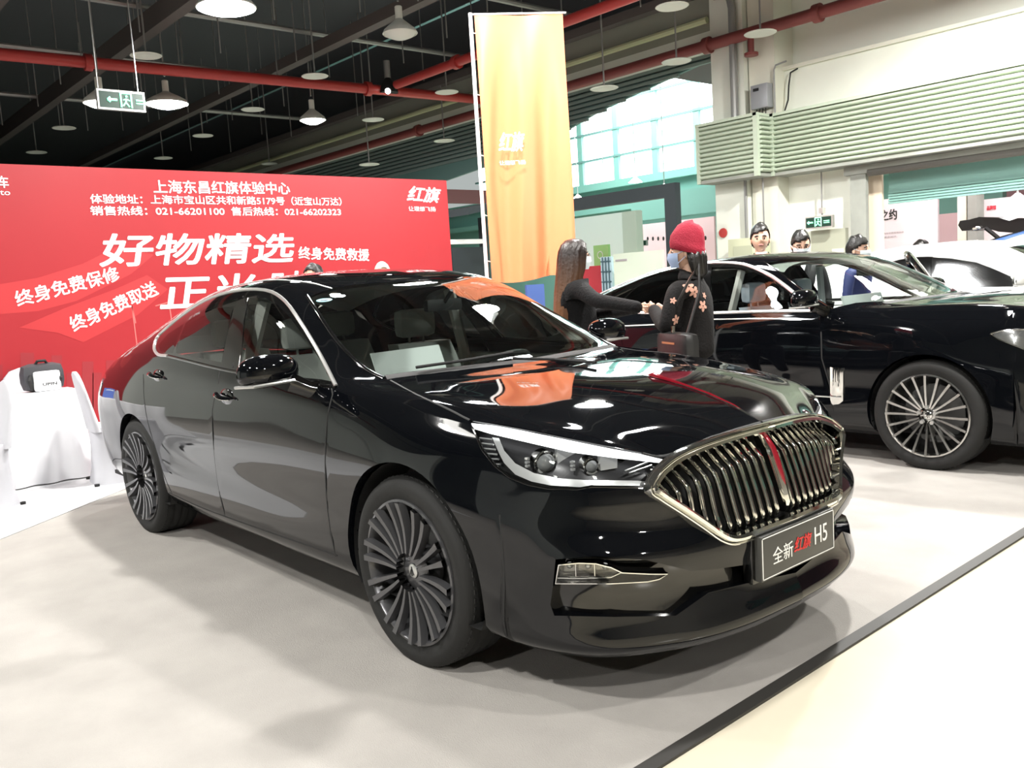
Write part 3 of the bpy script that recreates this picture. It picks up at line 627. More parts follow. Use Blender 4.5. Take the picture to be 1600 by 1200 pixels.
# grille
V, F, N = lo.patch(lo.split([('x', gr)], lambda p: '_')['x'], -.085)
grl = H.part('grille', V, F, MATTK, N, merge=True)[0]
P = lo.ev(gr); N = lo.nrm(gr); n = len(P)
H.part('grille_surround', list(P)+list(P-N*.085), [(i, n+i, n+i+1, i+1) for i in range(n-1)], GLOSSK, merge=True, parent=grl, sharp=30)
g3 = csp(lo.ev(H.uv(lo, [('yz', *p) for p in gr_pts[:6]])), 3); g4 = lo.ev(H.uv(lo, [('yz', *p) for p in gr_pts[5:]]))
gp = np.concatenate([g3[:-1], csp(g4, 3)])
for _ in range(14):
    e = gp.copy(); e[1:-1, 0] = (gp[:-2, 0]+2*gp[1:-1, 0]+gp[2:, 0])/4; gp = e
gp[:, 0] += .006
def frame(off, w, d, name, m):
    loop = np.concatenate([gp, flip(gp[::-1][1:-1])]); nn = []
    c = np.array([.95, 0, .70]); b = MB(); k = len(loop); V = []
    for i in range(k):
        t = loop[(i+1) % k]-loop[i-1]; t /= np.linalg.norm(t)+1e-9; out = np.cross(t, (1, 0, 0)); out /= np.linalg.norm(out)
        if out@(loop[i]-c) < 0: out = -out
        nx = np.cross(out, t); nx = nx if nx[0] > 0 else -nx
        for a, h in ((off-w/2, -.02), (off-w/2, d*.55), (off-w*.12, d), (off+w*.3, d*.8), (off+w/2, d*.2), (off+w/2, -.02)): V.append(loop[i]+out*a+nx*h)
    return b.add(V, [(i*6+j, i*6+j+1, ((i+1) % k)*6+j+1, ((i+1) % k)*6+j) for i in range(k) for j in range(5)]).make(name, m, grl, sharp=35)
frame(-.002, .024, .018, 'chrome_frame', CHROME); frame(.016, .008, .010, 'outer_frame', CHROME)
Y0, Z0 = np.array(gr_pts)[:, 0], np.array(gr_pts)[:, 1]
tz = lambda y: float(np.interp(y, Y0[:9][::-1], Z0[:9][::-1])); bz = lambda y: float(np.interp(y, Y0[8:], Z0[8:]))
YS = [.050+.0432*k for k in range(13)]
for k, y in enumerate(YS):
    if y > .565: continue
    z0, z1 = bz(-y)+.004, tz(-y)-.012; h = z1-z0
    if h < .03: continue
    V = []; R = []; K = 16
    kn = max(.40, min(.80, 1-.075/h))
    for i in range(K):
        t = i/(K-1); z = z0+h*t
        e = .012+.05*max(0, (t-kn)/(1-kn))**.85+.025*max(0, (.10-t)/.10)
        p = lo.ev(H.uv(lo, [('yz', -y, z)]))[0]-np.array([1., 0, 0])*e
        taper = 1 if t < kn+.05 else 1-.45*(t-kn-.05)/(1-kn)
        for a, d in ((-.0066*taper, -.014), (-.0062*taper, -.001), (-.0036*taper, .003), (.0036*taper, .003), (.0062*taper, -.001), (.0066*taper, -.014)): V.append(p+(d, a, 0))
    F = [(i*6+j, i*6+j+1, (i+1)*6+j+1, (i+1)*6+j) for i in range(K-1) for j in range(5)]
    H.farp[grl] = grl; H.part('grille_bar', V, F, CHROME, parent=grl, sharp=40)
    VF = []
    for i in range(K): q = (np.array(V[i*6])+np.array(V[i*6+5]))/2; VF += [q+(.002, -.0035, 0), q+(.002, .0035, 0), q+(-.055, .0035, 0), q+(-.055, -.0035, 0)]
    H.part('bar_fin', VF, [(i*4+j, i*4+(j+1) % 4, (i+1)*4+(j+1) % 4, (i+1)*4+j) for i in range(K-1) for j in range(4)], MATTK, parent=grl, smooth=False)
# red fin running down the middle of the grille and along the bonnet
REDF = mat('red_enamel', (.30, .008, .02), .15, .2, 1)
def fin(pts, w, h, name, m, par, back=0):
    V = []; K = len(pts)
    for i, (x, z, s_) in enumerate(pts):
        for a, d in ((-.5, -.012), (-.42, .5), (0, 1), (.42, .5), (.5, -.012)): V.append((x+(d*h*s_ if par == 'g' else 0), a*w*s_, z+(d*h*s_ if par == 'h' else 0)))
    return mesh(name, V, [(i*5+j, i*5+j+1, (i+1)*5+j+1, (i+1)*5+j) for i in range(K-1) for j in range(4)], m, grl if par == 'g' else H.obj['hood'][0], sharp=30)
cx = lambda z: float(lo.ev(H.uv(lo, [('yz', 0, z)]))[0][0])
fin([(cx(z)-.012-.03*max(0, (z-.79)/.07), z, s_) for z, s_ in ((.585, .5), (.60, .9), (.65, 1), (.72, 1), (.78, 1), (.82, .95), (.857, .7))], .030, .022, 'centre_bar', CHROME, 'g')
fin([(cx(z)-.004-.03*max(0, (z-.79)/.07), z, s_) for z, s_ in ((.62, .3), (.68, .8), (.74, 1), (.79, 1), (.83, 1), (.86, .6))], .016, .024, 'red_bar', REDF, 'g')
hz = lambda x: float(up.ev(H.uv(up, [('xy', x, -.001)]))[0][2])
fin([(x, hz(x)-.002, s_) for x, s_ in ((.42, .2), (.48, .6), (.60, .9), (.72, 1), (.84, 1), (.90, .8), (.935, .3))], .012, .008, 'bonnet_spine', CHROME, 'h')
fin([(x, hz(x)+.002, s_) for x, s_ in ((.44, .5), (.47, 1.8), (.52, 1.2), (.62, .8), (.74, .8), (.84, .6), (.88, .2))], .008, .010, 'red_fin', REDF, 'h')
# lower intake with fog lamp
V, F, N = lo.patch(lo.split([('x', rec)], lambda p: '_')['x'], -.05)
H.obj['intake'] = H.part('lower_intake', V, F, GLOSSK, N, merge=True)
P = lo.ev(rec); N = lo.nrm(rec); n = len(P); H.part('intake_surround', list(P)+list(P-N*.05), [(i, n+i, n+i+1, i+1) for i in range(n-1)], PAINT, merge=True, sharp=30)
fog_px = [(873, 883), (905, 880), (931, 881), (955, 887), (972, 895), (1016, 897), (1043, 897), (1030, 905), (1012, 909), (955, 912), (905, 912), (868, 912)]
fg = H.uv(lo, fog_px); fog = sub(lo, fg, -.035, 'fog_lamp', mat('fog_reflector', (.30, .29, .26), .25, .9))[0]
rim_wall(lo, fg, .035, 'fog_wall', GLOSSK, fog)
b = MB(); u = H.uv(lo, fog_px+[fog_px[0]]); ribbon(lo.ev(u)-lo.nrm(u)*.004, lo.nrm(u), .006, .005, b)
for p in ((897, 881), (928, 881)): u = H.uv(lo, [p, (p[0]+1, 905)]); ribbon(lo.ev(u)-lo.nrm(u)*.02, lo.nrm(u), .004, .004, b)
u = H.uv(lo, [(868, 905), (910, 906), (955, 905), (972, 897)]); ribbon(lo.ev(u)-lo.nrm(u)*.012, lo.nrm(u), .005, .004, b)
H.mb(b, 'fog_trim', CHROME, parent=fog)
b = MB()
for p in ((886, 887), (917, 888), (946, 890)): u = H.uv(lo, [p])[0]; b.ball(lo.ev(u)[0]-lo.nrm(u)[0]*.025, .011, 10)
H.mb(b, 'fog_bulb', CH2, parent=fog); sub(lo, fg, -.002, 'fog_cover', LENS, fog)
# lip under the bumper
u = H.uv(lo, [('uv', 5.2, 1.1), ('uv', 4, 1.2), ('uv', 3, 1.25), ('uv', 2, 1.25), ('uv', 1, 1.2), ('uv', 0, 1.2)], 4)
# number plate board
NP = thing('number_plate_board', 'dark grey show plate with white border on the nose of the nearest black saloon', 'number plate', (1.085, 0, .454))
BD = mat('plate_grey', (.045, .045, .042), .45); PWH = mat('plate_white', (.8, .8, .78), .5); PRD = mat('plate_red', (.55, .02, .02), .5)
b = MB().box((-.02, -.237, -.077), (.006, .237, .077), .003); b.make('board', BD, NP)
b = MB(); 
for a, c in (((-.230, -.070), (.230, -.070)), ((.230, -.070), (.230, .070)), ((.230, .070), (-.230, .070)), ((-.230, .070), (-.230, -.070))):
    y0, y1 = min(a[0], c[0])-.0014, max(a[0], c[0])+.0014; z0, z1 = min(a[1], c[1])-.0014, max(a[1], c[1])+.0014; b.box((.006, y0, z0), (.0075, y1, z1))
b.make('border', PWH, NP, smooth=False)
b = MB(); b.box((-.06, -.25, -.09), (-.02, .25, .085), .01); b.make('plate_bracket', GLOSSK, NP)
def plate_text(s_, y, w, m, sz=.07, z=-.028, sh=0, bold=0): text(s_, m, NP, (1.0925, y, .454+z), (0, 1, 0), (0, 0, 1), w, sz, bold, shear=sh, depth=.0006)
plate_text('全新', -.172, .125, PWH, .062); plate_text('红旗', -.040, .115, PRD, .055, -.02, .3, .001); plate_text('H5', .092, .085, PWH, .092, -.028)
interior(H, CLOTHG)
# wipers
for (a, c) in (((650, 580), (800, 556)), ((800, 566), (935, 541))):
    u = H.uv(up, [a, ((a[0]+c[0])/2, (a[1]+c[1])/2+1), c]); P = up.ev(u); N = up.nrm(u); b = MB(); b.tube(list(P+N*.018), .007, 6); b.make('wiper', MATTK, H.root)

# ------------------------------------------------------------------ the hall
FLOORM = mat('polished_concrete', (.56, .51, .40), .22, noise=.10, nscale=.9, bump=.05, bscale=3)
CARPET = mat('grey_carpet', (.37, .35, .325), .92, noise=.07, nscale=3.5, bump=.35, bscale=260, spec=.2)
PALEF = mat('pale_floor_area', (.62, .62, .63), .55, noise=.03, nscale=2)
CEILM = mat('dark_ceiling', (.085, .092, .10), .9); STEEL = mat('galvanised_steel', (.34, .34, .33), .45, .6); BEAMM = mat('painted_beam', (.10, .085, .08), .6)
WALLW = mat('white_plaster', (.74, .76, .68), .8, noise=.04, nscale=1.5); WALLC = mat('cream_plaster', (.70, .70, .60), .8, noise=.05, nscale=1.2)
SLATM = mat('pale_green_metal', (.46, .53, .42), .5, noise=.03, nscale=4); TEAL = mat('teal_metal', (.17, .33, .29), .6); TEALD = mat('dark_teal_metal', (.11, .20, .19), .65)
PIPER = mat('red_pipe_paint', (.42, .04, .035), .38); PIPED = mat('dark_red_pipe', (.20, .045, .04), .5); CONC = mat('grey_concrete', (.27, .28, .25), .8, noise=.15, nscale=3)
SKYG = mat('daylight_glazing', (.9, 1, 1), .4, emit=(.86, 1, .98), es=3.6)
def struct(o): o['kind'] = 'structure'; return o
struct(box('floor', (-46, -16, -.12), (14, 26, 0), FLOORM))
struct(box('carpet', (-46, -16, 0), (1.085, 9, .006), CARPET)); struct(box('trim_1', (1.085, -16, 0), (1.135, 9, .010), mat('dark_edging', (.03, .028, .025), .6)))
a, b_, c_ = on(0, 845, 2, 0), on(100, 803, 2, 0), on(197, 765, 2, 0)
d_ = (c_-a)/np.linalg.norm(c_-a); p0 = a-d_*3; p1 = a+d_*4.2
struct(MB().prism([(p0[0], p0[1], .006), (p1[0], p1[1], .006), (-6.34, p1[1], .006), (-6.34, p0[1], .006)], (0, 0, .005)).make('pale_floor_area', PALEF, smooth=False))  # paler floor area with one diagonal border
struct(box('ceiling', (-46, -16, 7.2), (14, 9.4, 7.4), CEILM)); struct(box('ceiling_next_hall', (-26, 9.8, 4.6), (14, 26, 4.8), mat('next_hall_ceiling', (.10, .06, .06), .8)) if 0 else box('ceiling_next_hall', (-7.5, 9.6, 4.9), (14, 26, 5.1), mat('next_hall_ceiling', (.09, .07, .07), .8)))
struct(box('wall_back', (-46, -16, 0), (-45.8, 9, 7.2), mat('back_wall', (.14, .15, .155), .9))); struct(box('wall_over_beam', (-46, 9.5, 5.62), (-5.5, 9.6, 7.2), CEILM)); struct(box('wall_near', (-46, -16.2, 0), (14, -16, 7.2), mat('far_side_wall', (.34, .37, .34), .8))); struct(box('wall_left_reflector', (-12.2, -15.9, 0), (-12, -1.5, 7.1), mat('reflector_wall', (.74, .78, .74), .7, noise=.05, nscale=.5))); struct(box('wall_booth', (-11.9, -8.2, 0), (-5.5, -8.0, 3.4), mat('booth_wall', (.62, .66, .62), .7, noise=.05, nscale=.5))); struct(box('wall_booth', (-4.3, -8.8, 0), (1.5, -8.6, 2.6), mat('booth_wall_grey', (.35, .38, .37), .7))); struct(box('wall_front', (14, -16, 0), (14.2, 26, 7.2), mat('front_wall', (.58, .56, .50), .8)))  # unseen left wall is added as a pale reflection for the side windows
# ceiling steelwork
BM = [((25, 252), (310, 0), 5.5, .30), ((215, 260), (675, 0), 5.5, .18), ((365, 265), (745, 115), 5.5, .14), ((-350, 250), (120, -150), 5.5, .2)]
for (p, r, z, h) in BM:
    A, B = on(*p, 2, z), on(*r, 2, z); y = B[1]; b = MB(); b.box((-45, y-.09, z), (6, y+.09, z+h)); o = b.make('ceiling_beam', BEAMM); tag(o, None, None); struct(o)
for k, (x, z) in enumerate(((-8.2, 5.9), (-11.2, 5.9), (-13.5, 5.7), (-14.6, 5.9), (-17.5, 5.8), (-5.0, 5.9), (-2.5, 5.9), (.5, 5.9), (3.5, 5.9))):
    b = MB(); b.tube([(x, -15, z), (x, 8.95, z)], .045, 8); struct(b.make('conduit_pipe', STEEL))
b = MB()
for i in range(15):
    for j in range(9):
        x, y = -20+i*1.55+random.uniform(-.3, .3), -4+j*1.5+random.uniform(-.3, .3)
        b.tube([(x, y, 5.2+random.uniform(0, .5)), (x, y, 7.2)], .012, 5)
o = b.make('hanger_rods', STEEL); o['kind'] = 'stuff'; tag(o, 'many thin steel hanger rods hanging from the dark ceiling', 'rods')
def pipe(P, r, m, name, label, fl=()):
    t = thing(name, label, 'pipe', tuple(P[0])); P = [np.array(p)-np.array(P[0]) for p in [P[0]]+list(P[1:])] if 0 else [np.array(p, float)-np.array(P[0], float) for p in P]
    MB().tube(P, r, 14).make('pipe_run', m, t)
    for f in fl:
        q = P[0]+(P[-1]-P[0])*f; dd = (P[-1]-P[0]); dd /= np.linalg.norm(dd); MB().tube([q-dd*.05, q+dd*.05], r*1.45, 14).make('coupling', m, t, sharp=30)
    return t
pipe([(-11.95, -9, 5.0), (-10.80, 8.7, 5.0)], .085, PIPER, 'sprinkler_main', 'long red pipe crossing above the whole width of the red backdrop', (.515, .86, .6))
pipe([(-10.4, 6.45, 4.98), (4, 6.45, 4.98)], .075, PIPER, 'sprinkler_main', 'red pipe running from the crossing pipe over the top of the banner', (.12, .5))
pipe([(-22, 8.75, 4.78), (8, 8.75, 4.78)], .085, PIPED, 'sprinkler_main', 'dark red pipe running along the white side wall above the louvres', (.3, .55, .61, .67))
def valve(x, n):
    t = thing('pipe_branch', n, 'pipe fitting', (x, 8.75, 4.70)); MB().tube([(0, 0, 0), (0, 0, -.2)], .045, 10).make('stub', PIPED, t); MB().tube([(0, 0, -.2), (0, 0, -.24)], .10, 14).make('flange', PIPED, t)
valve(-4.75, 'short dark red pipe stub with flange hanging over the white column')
# sprinkler collector plates and lamps
DISC = mat('white_disc', (.68, .70, .64), .5); LAMPG = mat('lamp_glow', (1, 1, 1), .4, emit=(1, .98, .93), es=14); LAMPB = mat('lamp_glow_bright', (1, 1, 1), .4, emit=(.92, .96, 1), es=40)
def disc(u, v, z, n, r=.22, beam=False):
    p = on(u, v, 2, z); t = thing('collector_plate', n, 'ceiling plate', tuple(p), group='white round plates on thin rods under the ceiling')
    MB().lathe([(.0005, .05), (.03, .045), (r*.9, .012), (r, 0), (r-.01, -.008), (.001, .03)], 2, 28).make('plate', DISC, t); MB().tube([(0, 0, .04), (0, 0, (5.5 if beam else 7.2)-z)], .014, 6).make('rod', STEEL, t)
DS = [((228, 87), 5, 'white ceiling plate just above the red crossing pipe, upper left'), ((395, 171), 5, 'white ceiling plate between the two round lit lamps under the beams'), ((317, 212), 5, 'white ceiling plate hanging above the middle of the red backdrop'),
 ((255, 247), 5, 'white ceiling plate just over the top edge of the red backdrop, left of centre'), ((100, 200), 5, 'white ceiling plate below and left of the green exit sign'), ((57, 238), 5, 'leftmost white ceiling plate, low over the backdrop'),
 ((492, 119), 5, 'white ceiling plate beside the crossing of beam and red pipe'), ((583, 187), 4.8, 'white ceiling plate hanging in front of the cream beam, left one'), ((421, 256), 5, 'white ceiling plate low over the backdrop near its centre'),
 ((577, 257), 4.1, 'white ceiling plate low by the teal roof, right of the backdrop lettering'), ((698, 144), 5, 'white ceiling plate left of the tall banner top'), ((1050, 10), 4.9, 'white ceiling plate right of the banner near the picture top'),
 ((944, 138), 4.3, 'white ceiling plate in front of the grey soffit, right of the banner'), ((1057, 96), 4.5, 'white ceiling plate in front of the soffit near the white column'), ((1188, 52), 4.6, 'white ceiling plate in front of the white column'), ((694, 220), 4.4, 'white ceiling plate close to the left side of the tall banner'), ((410, 135), 5.4, 'white ceiling plate behind the red crossing pipe')]
for i, (uv_, z, n) in enumerate(DS[:16]): disc(*uv_, z, n, beam=i in (2, 4, 15))
def lamp(x, y, z, n, glow, r=.24, lit=True):
    t = thing('high_bay_lamp', n, 'ceiling lamp', (x, y, z), group='round high bay lamps')
    MB().lathe([(.04, .34), (.05, .33), (.05, .17), (.07, .15), (r*.62, .085), (r*.9, .03), (r, -.02), (r-.008, -.03), (r*.72, .05)], 2, 32).make('lamp_shade', DISC, t)
    MB().lathe([(.0005, -.10), (r*.4, -.09), (r*.75, -.055), (r*.93, -.005), (.0005, 0)], 2, 28).make('lamp_bowl', glow, t)
    MB().tube([(0, 0, .4), (0, 0, 7.2-z)], .014, 6).make('rod', STEEL, t)
NM = ['brightest lamp, glaring at the top edge of the picture left of centre', 'glaring blue-white lamp hanging over the red backdrop below the crossing pipe', 'round lit warm lamp left of the tall banner, under the ceiling', 'small lit round lamp beside the green exit sign',
      'lamp above the nearest black saloon', 'lamp beyond the left side of the stand', 'lamp above the bonnet of the nearest saloon', 'lamp over the aisle on the photographer side', 'lamp over the pale polished floor', 'lamp high in front of the white side wall',
      'lamp behind the photographer to the left', 'lamp high over the two women between the black cars', 'lamp over the covered chairs and table', 'lamp high behind the tall banner', 'lamp far behind the photographer', 'lamp far over the aisle to the left']
PX = {0: (352, 8), 1: (260, 160), 2: (487, 187), 3: (152, 162)}
for i, (x, y, z, p) in enumerate(LAMPS): lamp(x, y, z, NM[i], LAMPB if i in (0, 1, 4, 6, 11, 13) else LAMPG, .33 if i in (0, 1, 11, 13) else .24)
p = on(625, 50, 2, 4.9); lamp(p[0], p[1], 4.9, 'unlit pale bowl lamp between the beams left of the banner', DISC)
p = on(607, 140, 2, 5.0); t = thing('spot_lamp', 'black spotlight with small bright lens beside the red pipe junction', 'spotlight', tuple(p)); MB().tube([(0, 0, .5), (0, 0, .2)], .06, 10).make('ballast', STEEL, t); MB().lathe([(.05, .2), (.16, .02), (.17, -.06), (.001, -.06)], 2, 20).make('lamp_head', MATTK, t); MB().ball((.12, -.1, -.06), .05, 10).make('lens', LAMPG, t)
# cream beam and corrugated soffit towards the teal hall
struct(box('trim_2', (-46, 9.0, 4.80), (-5.5, 9.45, 5.06), WALLW)); struct(box('trim_3', (-46, 9.0, 5.06), (-4.6, 9.5, 5.62), mat('olive_beam', (.30, .31, .26), .7)))
b = MB(); b.tube([(-24, 8.9, 5.2), (-5.6, 8.9, 5.2)], .05, 8); struct(b.make('cable_tray', mat('yellow_green_tray', (.55, .58, .36), .5)))
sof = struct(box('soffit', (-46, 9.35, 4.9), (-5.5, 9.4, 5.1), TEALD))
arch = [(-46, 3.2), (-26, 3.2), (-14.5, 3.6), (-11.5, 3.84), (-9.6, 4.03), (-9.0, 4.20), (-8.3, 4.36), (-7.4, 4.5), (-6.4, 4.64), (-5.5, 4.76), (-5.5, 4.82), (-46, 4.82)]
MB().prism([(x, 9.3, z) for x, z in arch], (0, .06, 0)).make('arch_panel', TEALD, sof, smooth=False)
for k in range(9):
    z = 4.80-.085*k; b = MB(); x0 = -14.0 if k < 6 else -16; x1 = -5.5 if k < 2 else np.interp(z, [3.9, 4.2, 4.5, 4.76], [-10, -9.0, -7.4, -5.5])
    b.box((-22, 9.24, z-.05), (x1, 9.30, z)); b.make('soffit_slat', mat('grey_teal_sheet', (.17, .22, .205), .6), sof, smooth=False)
# teal hall: glazed gable at y=16
struct(box('wall_teal_hall', (-46, 16.1, 0), (-4, 16.3, 3.98), TEAL)); struct(box('trim_4', (-26, 15.9, 3.86), (-4, 16.1, 4.06), TEAL)); struct(box('trim_5', (-26, 15.7, 3.2), (-4, 16.1, 3.35), TEAL))
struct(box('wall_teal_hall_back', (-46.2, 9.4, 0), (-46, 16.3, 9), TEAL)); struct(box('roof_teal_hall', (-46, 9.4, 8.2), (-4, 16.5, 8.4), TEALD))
wn = struct(MB().add([(-20, 16.15, 4.0), (-4, 16.15, 4.0), (-4, 16.15, 8.2), (-20, 16.15, 8.2)], [(0, 1, 2, 3)]).make('window_1', SKYG, smooth=False))
for k in range(12): MB().box((-19.3+1.36*k-.09, 16.0, 4.0), (-19.3+1.36*k+.09, 16.12, 8.2)).make('mullion', TEAL, wn, smooth=False)
for z in (4.72, 5.45, 6.2, 6.95): MB().box((-20, 15.98, z-.025), (-4, 16.12, z+.025)).make('glazing_bar', TEALD, wn, smooth=False)
for k in range(11):
    for z0, z1 in ((4.0, 4.72), (4.72, 5.45), (5.45, 6.2), (6.2, 6.95)):
        MB().box((-19.3+1.36*k+.1, 16.09, z0+.03), (-19.3+1.36*k+1.26, 16.10, z1-.03)).make('pane', SKYG, wn, smooth=False)
rf = thing('roof_truss', 'teal steel roof truss in the next hall seen left of the tall banner', 'truss', (-14, 12, 4.0))
b = MB()
for (p, r) in (((640, 262), (735, 232)), ((620, 250), (745, 215)), ((650, 270), (690, 232)), ((690, 262), (735, 235)), ((672, 225), (668, 270)), ((700, 262), (745, 262)), ((715, 270), (740, 225))):
    A, B = on(*p, 1, 13.5), on(*r, 1, 13.5); b.tube([A-np.array([-14, 12, 4.0]), B-np.array([-14, 12, 4.0])], .05, 6)
o = b.make('truss_bars', mat('pale_teal', (.45, .65, .58), .5), rf); o['kind'] = 'stuff'
for q, n in (((993, 285), 'tiny pendant lamp in front of the teal wall, right one'), ((903, 312), 'tiny pendant lamp over the black display frame'), ((943, 282), 'tiny pendant lamp under the window between mullions'), ((1038, 296), 'small floodlight on the teal wall above the red hat')):
    p = on(*q, 1, 13); t = thing('pendant_lamp', n, 'lamp', tuple(p)); MB().lathe([(.02, .12), (.16, 0), (.001, -.02)], 2, 14).make('bowl', LAMPG, t); MB().tube([(0, 0, .1), (0, 0, 8.2-p[2])], .012, 5).make('rod', STEEL, t)
# white side wall on the right
wr = struct(box('wall_right', (-4.5, 9.2, 2.72), (14, 9.4, 4.28), WALLW)); struct(box('wall_right_upper', (-5.5, 9.45, 4.2), (14, 9.6, 7.2), mat('upper_plaster', (.78, .80, .72), .85)))  # upper wall has its own slightly paler plaster colour
struct(box('trim_6', (-4.5, 9.15, 4.24), (14, 9.5, 4.29), WALLC))
struct(box('column', (-5.52, 8.85, 0), (-4.95, 9.6, 7.2), WALLW)); struct(box('column', (-4.93, 8.95, 0), (-4.5, 9.6, 7.2), WALLC))
struct(box('wall_right_lower', (-4.5, 9.25, 0), (-3.42, 9.4, 2.9), WALLW)); struct(box('door_jamb', (-3.42, 9.02, 0), (-3.20, 9.10, 2.60), CONC)); struct(box('door_jamb', (-3.50, 9.1, 0), (-3.42, 9.3, 2.75), WALLW))
struct(box('lintel', (-3.50, 9.0, 2.60), (14, 9.2, 2.715), CONC)); 
sh = struct(box('door_1', (-3.02, 9.32, 2.20), (14, 9.38, 2.62), TEAL))
for k in range(5): MB().box((-3.02, 9.29, 2.17+.035*k), (14, 9.33, 2.195+.035*k)).make('shutter_slat', TEAL, sh, smooth=False)
MB().tube([(-3.16, 9.02, 2.60), (10, 9.02, 2.60)], .05, 10).make('shutter_roller', mat('dark_roller', (.08, .075, .065), .5), sh)
bl, br = on(1356, 300, 1, 9.25)[0], on(1378, 300, 1, 9.25)[0]; struct(box('wall_beige_board', (bl, 9.25, 0), (br, 9.30, 2.6), mat('beige_board', (.72, .60, .46), .7)))
# louvred duct
dt = thing('louvred_duct', 'long pale green horizontally ribbed duct casing along the white wall', 'duct', (0, 9, 2.7)); off = np.array([0, 9, 2.7])
def rib(a, b, name, m): return MB().box(np.array(a, float)-off, np.array(b, float)-off).make(name, m, dt, smooth=False)
rib((-5.50, 8.50, 2.76), (-4.55, 8.85, 3.56), 'casing', SLATM); rib((-4.49, 8.85, 2.76), (13.9, 9.2, 3.56), 'casing', SLATM); rib((-5.55, 8.46, 2.72), (-4.50, 8.85, 2.76), 'casing_base', CONC); rib((-4.5, 8.80, 2.72), (13.9, 9.2, 2.76), 'casing_base', CONC)
rib((-5.56, 8.45, 2.72), (-5.50, 8.50, 3.60), 'corner_post', SLATM); rib((-4.56, 8.44, 2.72), (-4.49, 8.50, 3.60), 'corner_post', SLATM); rib((-4.52, 8.78, 2.72), (-4.45, 8.85, 3.60), 'corner_post', SLATM)
rib((-5.56, 8.44, 3.56), (-4.5, 8.85, 3.60), 'casing_top', SLATM); rib((-4.5, 8.78, 3.56), (13.9, 9.2, 3.60), 'casing_top', SLATM)
def slat(a, c, z, name='slat'):
    a = np.array([a[0], a[1], z])-off; c = np.array([c[0], c[1], z])-off; d = (c-a)/np.linalg.norm(c-a); n = np.array([d[1], -d[0], 0])
    if n[1] > .1 or n[0] < -.5: n = -n
    prof = [(.0, .004), (.045, .018), (.055, .034), (.045, .05), (.0, .058)]; V = [p+n*x+np.array([0, 0, y]) for p in (a, c) for x, y in prof]
    mesh(name, V, [(i, i+1, 5+i+1, 5+i) for i in range(4)]+[(0, 1, 2, 3, 4), (9, 8, 7, 6, 5)], SLATM, dt, smooth=False)
for k in range(12):
    z = 2.775+.065*k; slat((-5.50, 8.49), (-4.56, 8.49), z); slat((-4.50, 8.50), (-4.50, 8.80), z); slat((-4.46, 8.83), (13.9, 8.83), z)
# fittings on the column
t = thing('junction_box', 'grey electrical box with loose cables on the white column', 'electrical box', (-4.67, 8.95, 3.88)); MB().box((-.14, -.16, -.17), (.14, 0, .17), .01).make('box_body', mat('grey_box', (.33, .34, .36), .4, .3), t); MB().box((-.09, -.168, .08), (.0, -.16, .12)).make('box_window', MATTK, t, smooth=False)
b = MB()
for k in range(4): b.tube([(-.09+.05*k, -.08, -.17), (-.10+.06*k, -.12, -.28), (-.04+.04*k, -.07, -.36)], .008, 5)
b.make('cables', MATTK, t)
t = thing('conduit', 'thick grey conduit pipe running down the white column and bending at its top', 'conduit', (-5.08, 8.785, 3.66)); MB().tube([(0, 0, -.05), (0, 0, 1.55), (-.03, 0, 1.70), (-.12, 0, 1.78), (-.30, 0, 1.80)], .055, 10).make('conduit_run', STEEL, t)
t = thing('wall_cable', 'thin dark cable looping down from the white wall edge beside the grey box', 'cable', (-4.30, 9.15, 4.1)); MB().tube([(.05, 0, .12), (-.05, -.03, .08), (-.07, -.05, -.1), (-.08, -.06, -.3), (-.15, -.08, -.5)], .012, 6).make('cable_run', MATTK, t)
t = thing('wall_cable', 'light grey thin conduit bending beside the grey electrical box', 'cable', (-4.48, 8.9, 3.6)); MB().tube([(0, 0, 0), (0, 0, .62), (.03, 0, .68), (.2, 0, .70)], .014, 6).make('cable_run', STEEL, t)
t = thing('wall_conduit', 'pair of thin grey conduits below the duct casing on the column', 'conduit', (-4.95, 8.8, 1.9)); MB().tube([(0, 0, -.5), (0, 0, .82)], .025, 6).make('conduit_run', STEEL, t); MB().tube([(.3, 0, -.6), (.3, 0, .82)], .015, 6).make('thin_run', STEEL, t)
struct(box('door_2', (-4.12, 9.18, 0), (-3.50, 9.25, 1.90), mat('grey_green_door', (.36, .37, .29), .6))); struct(box('door_3', (-3.78, 9.15, .9), (-3.60, 9.18, 1.62), mat('door_glass', (.55, .57, .50), .3)))
GREEN = mat('exit_green', (.0, .25, .12), .4, emit=(.02, .75, .38), es=.35); GLOW = mat('exit_glow', (.5, 1, .8), .4, emit=(.06, .85, .38), es=1.0); DKG = mat('exit_dark', (.004, .035, .02), .4)
def exit_sign(name, label, c, w, h, xd, mark):
    t = thing(name, label, 'exit sign', tuple(c)); xd = np.array(xd, float); n = np.cross(xd, (0, 0, 1.)); n = -n if n@(CAM-c) < 0 else n; z = np.array([0, 0, 1.])
    b = MB(); b.prism([-xd*w/2-z*h/2, xd*w/2-z*h/2, xd*w/2+z*h/2, -xd*w/2+z*h/2], -n*.06); b.make('sign_case', SATIN, t, smooth=False)
    b = MB(); b.prism([-xd*w*.46-z*h*.4, xd*w*.46-z*h*.4, xd*w*.46+z*h*.4, -xd*w*.46+z*h*.4], n*.004); b.make('sign_face', DKG, t, smooth=False)
    b = MB()
    q = n*.008
    for (x0, y0, x1, y1, th) in mark: A, B = xd*x0*w+z*y0*h+q, xd*x1*w+z*y1*h+q; b.tube([A, B], th*h, 6)
    b.make('sign_mark', GLOW, t); return t
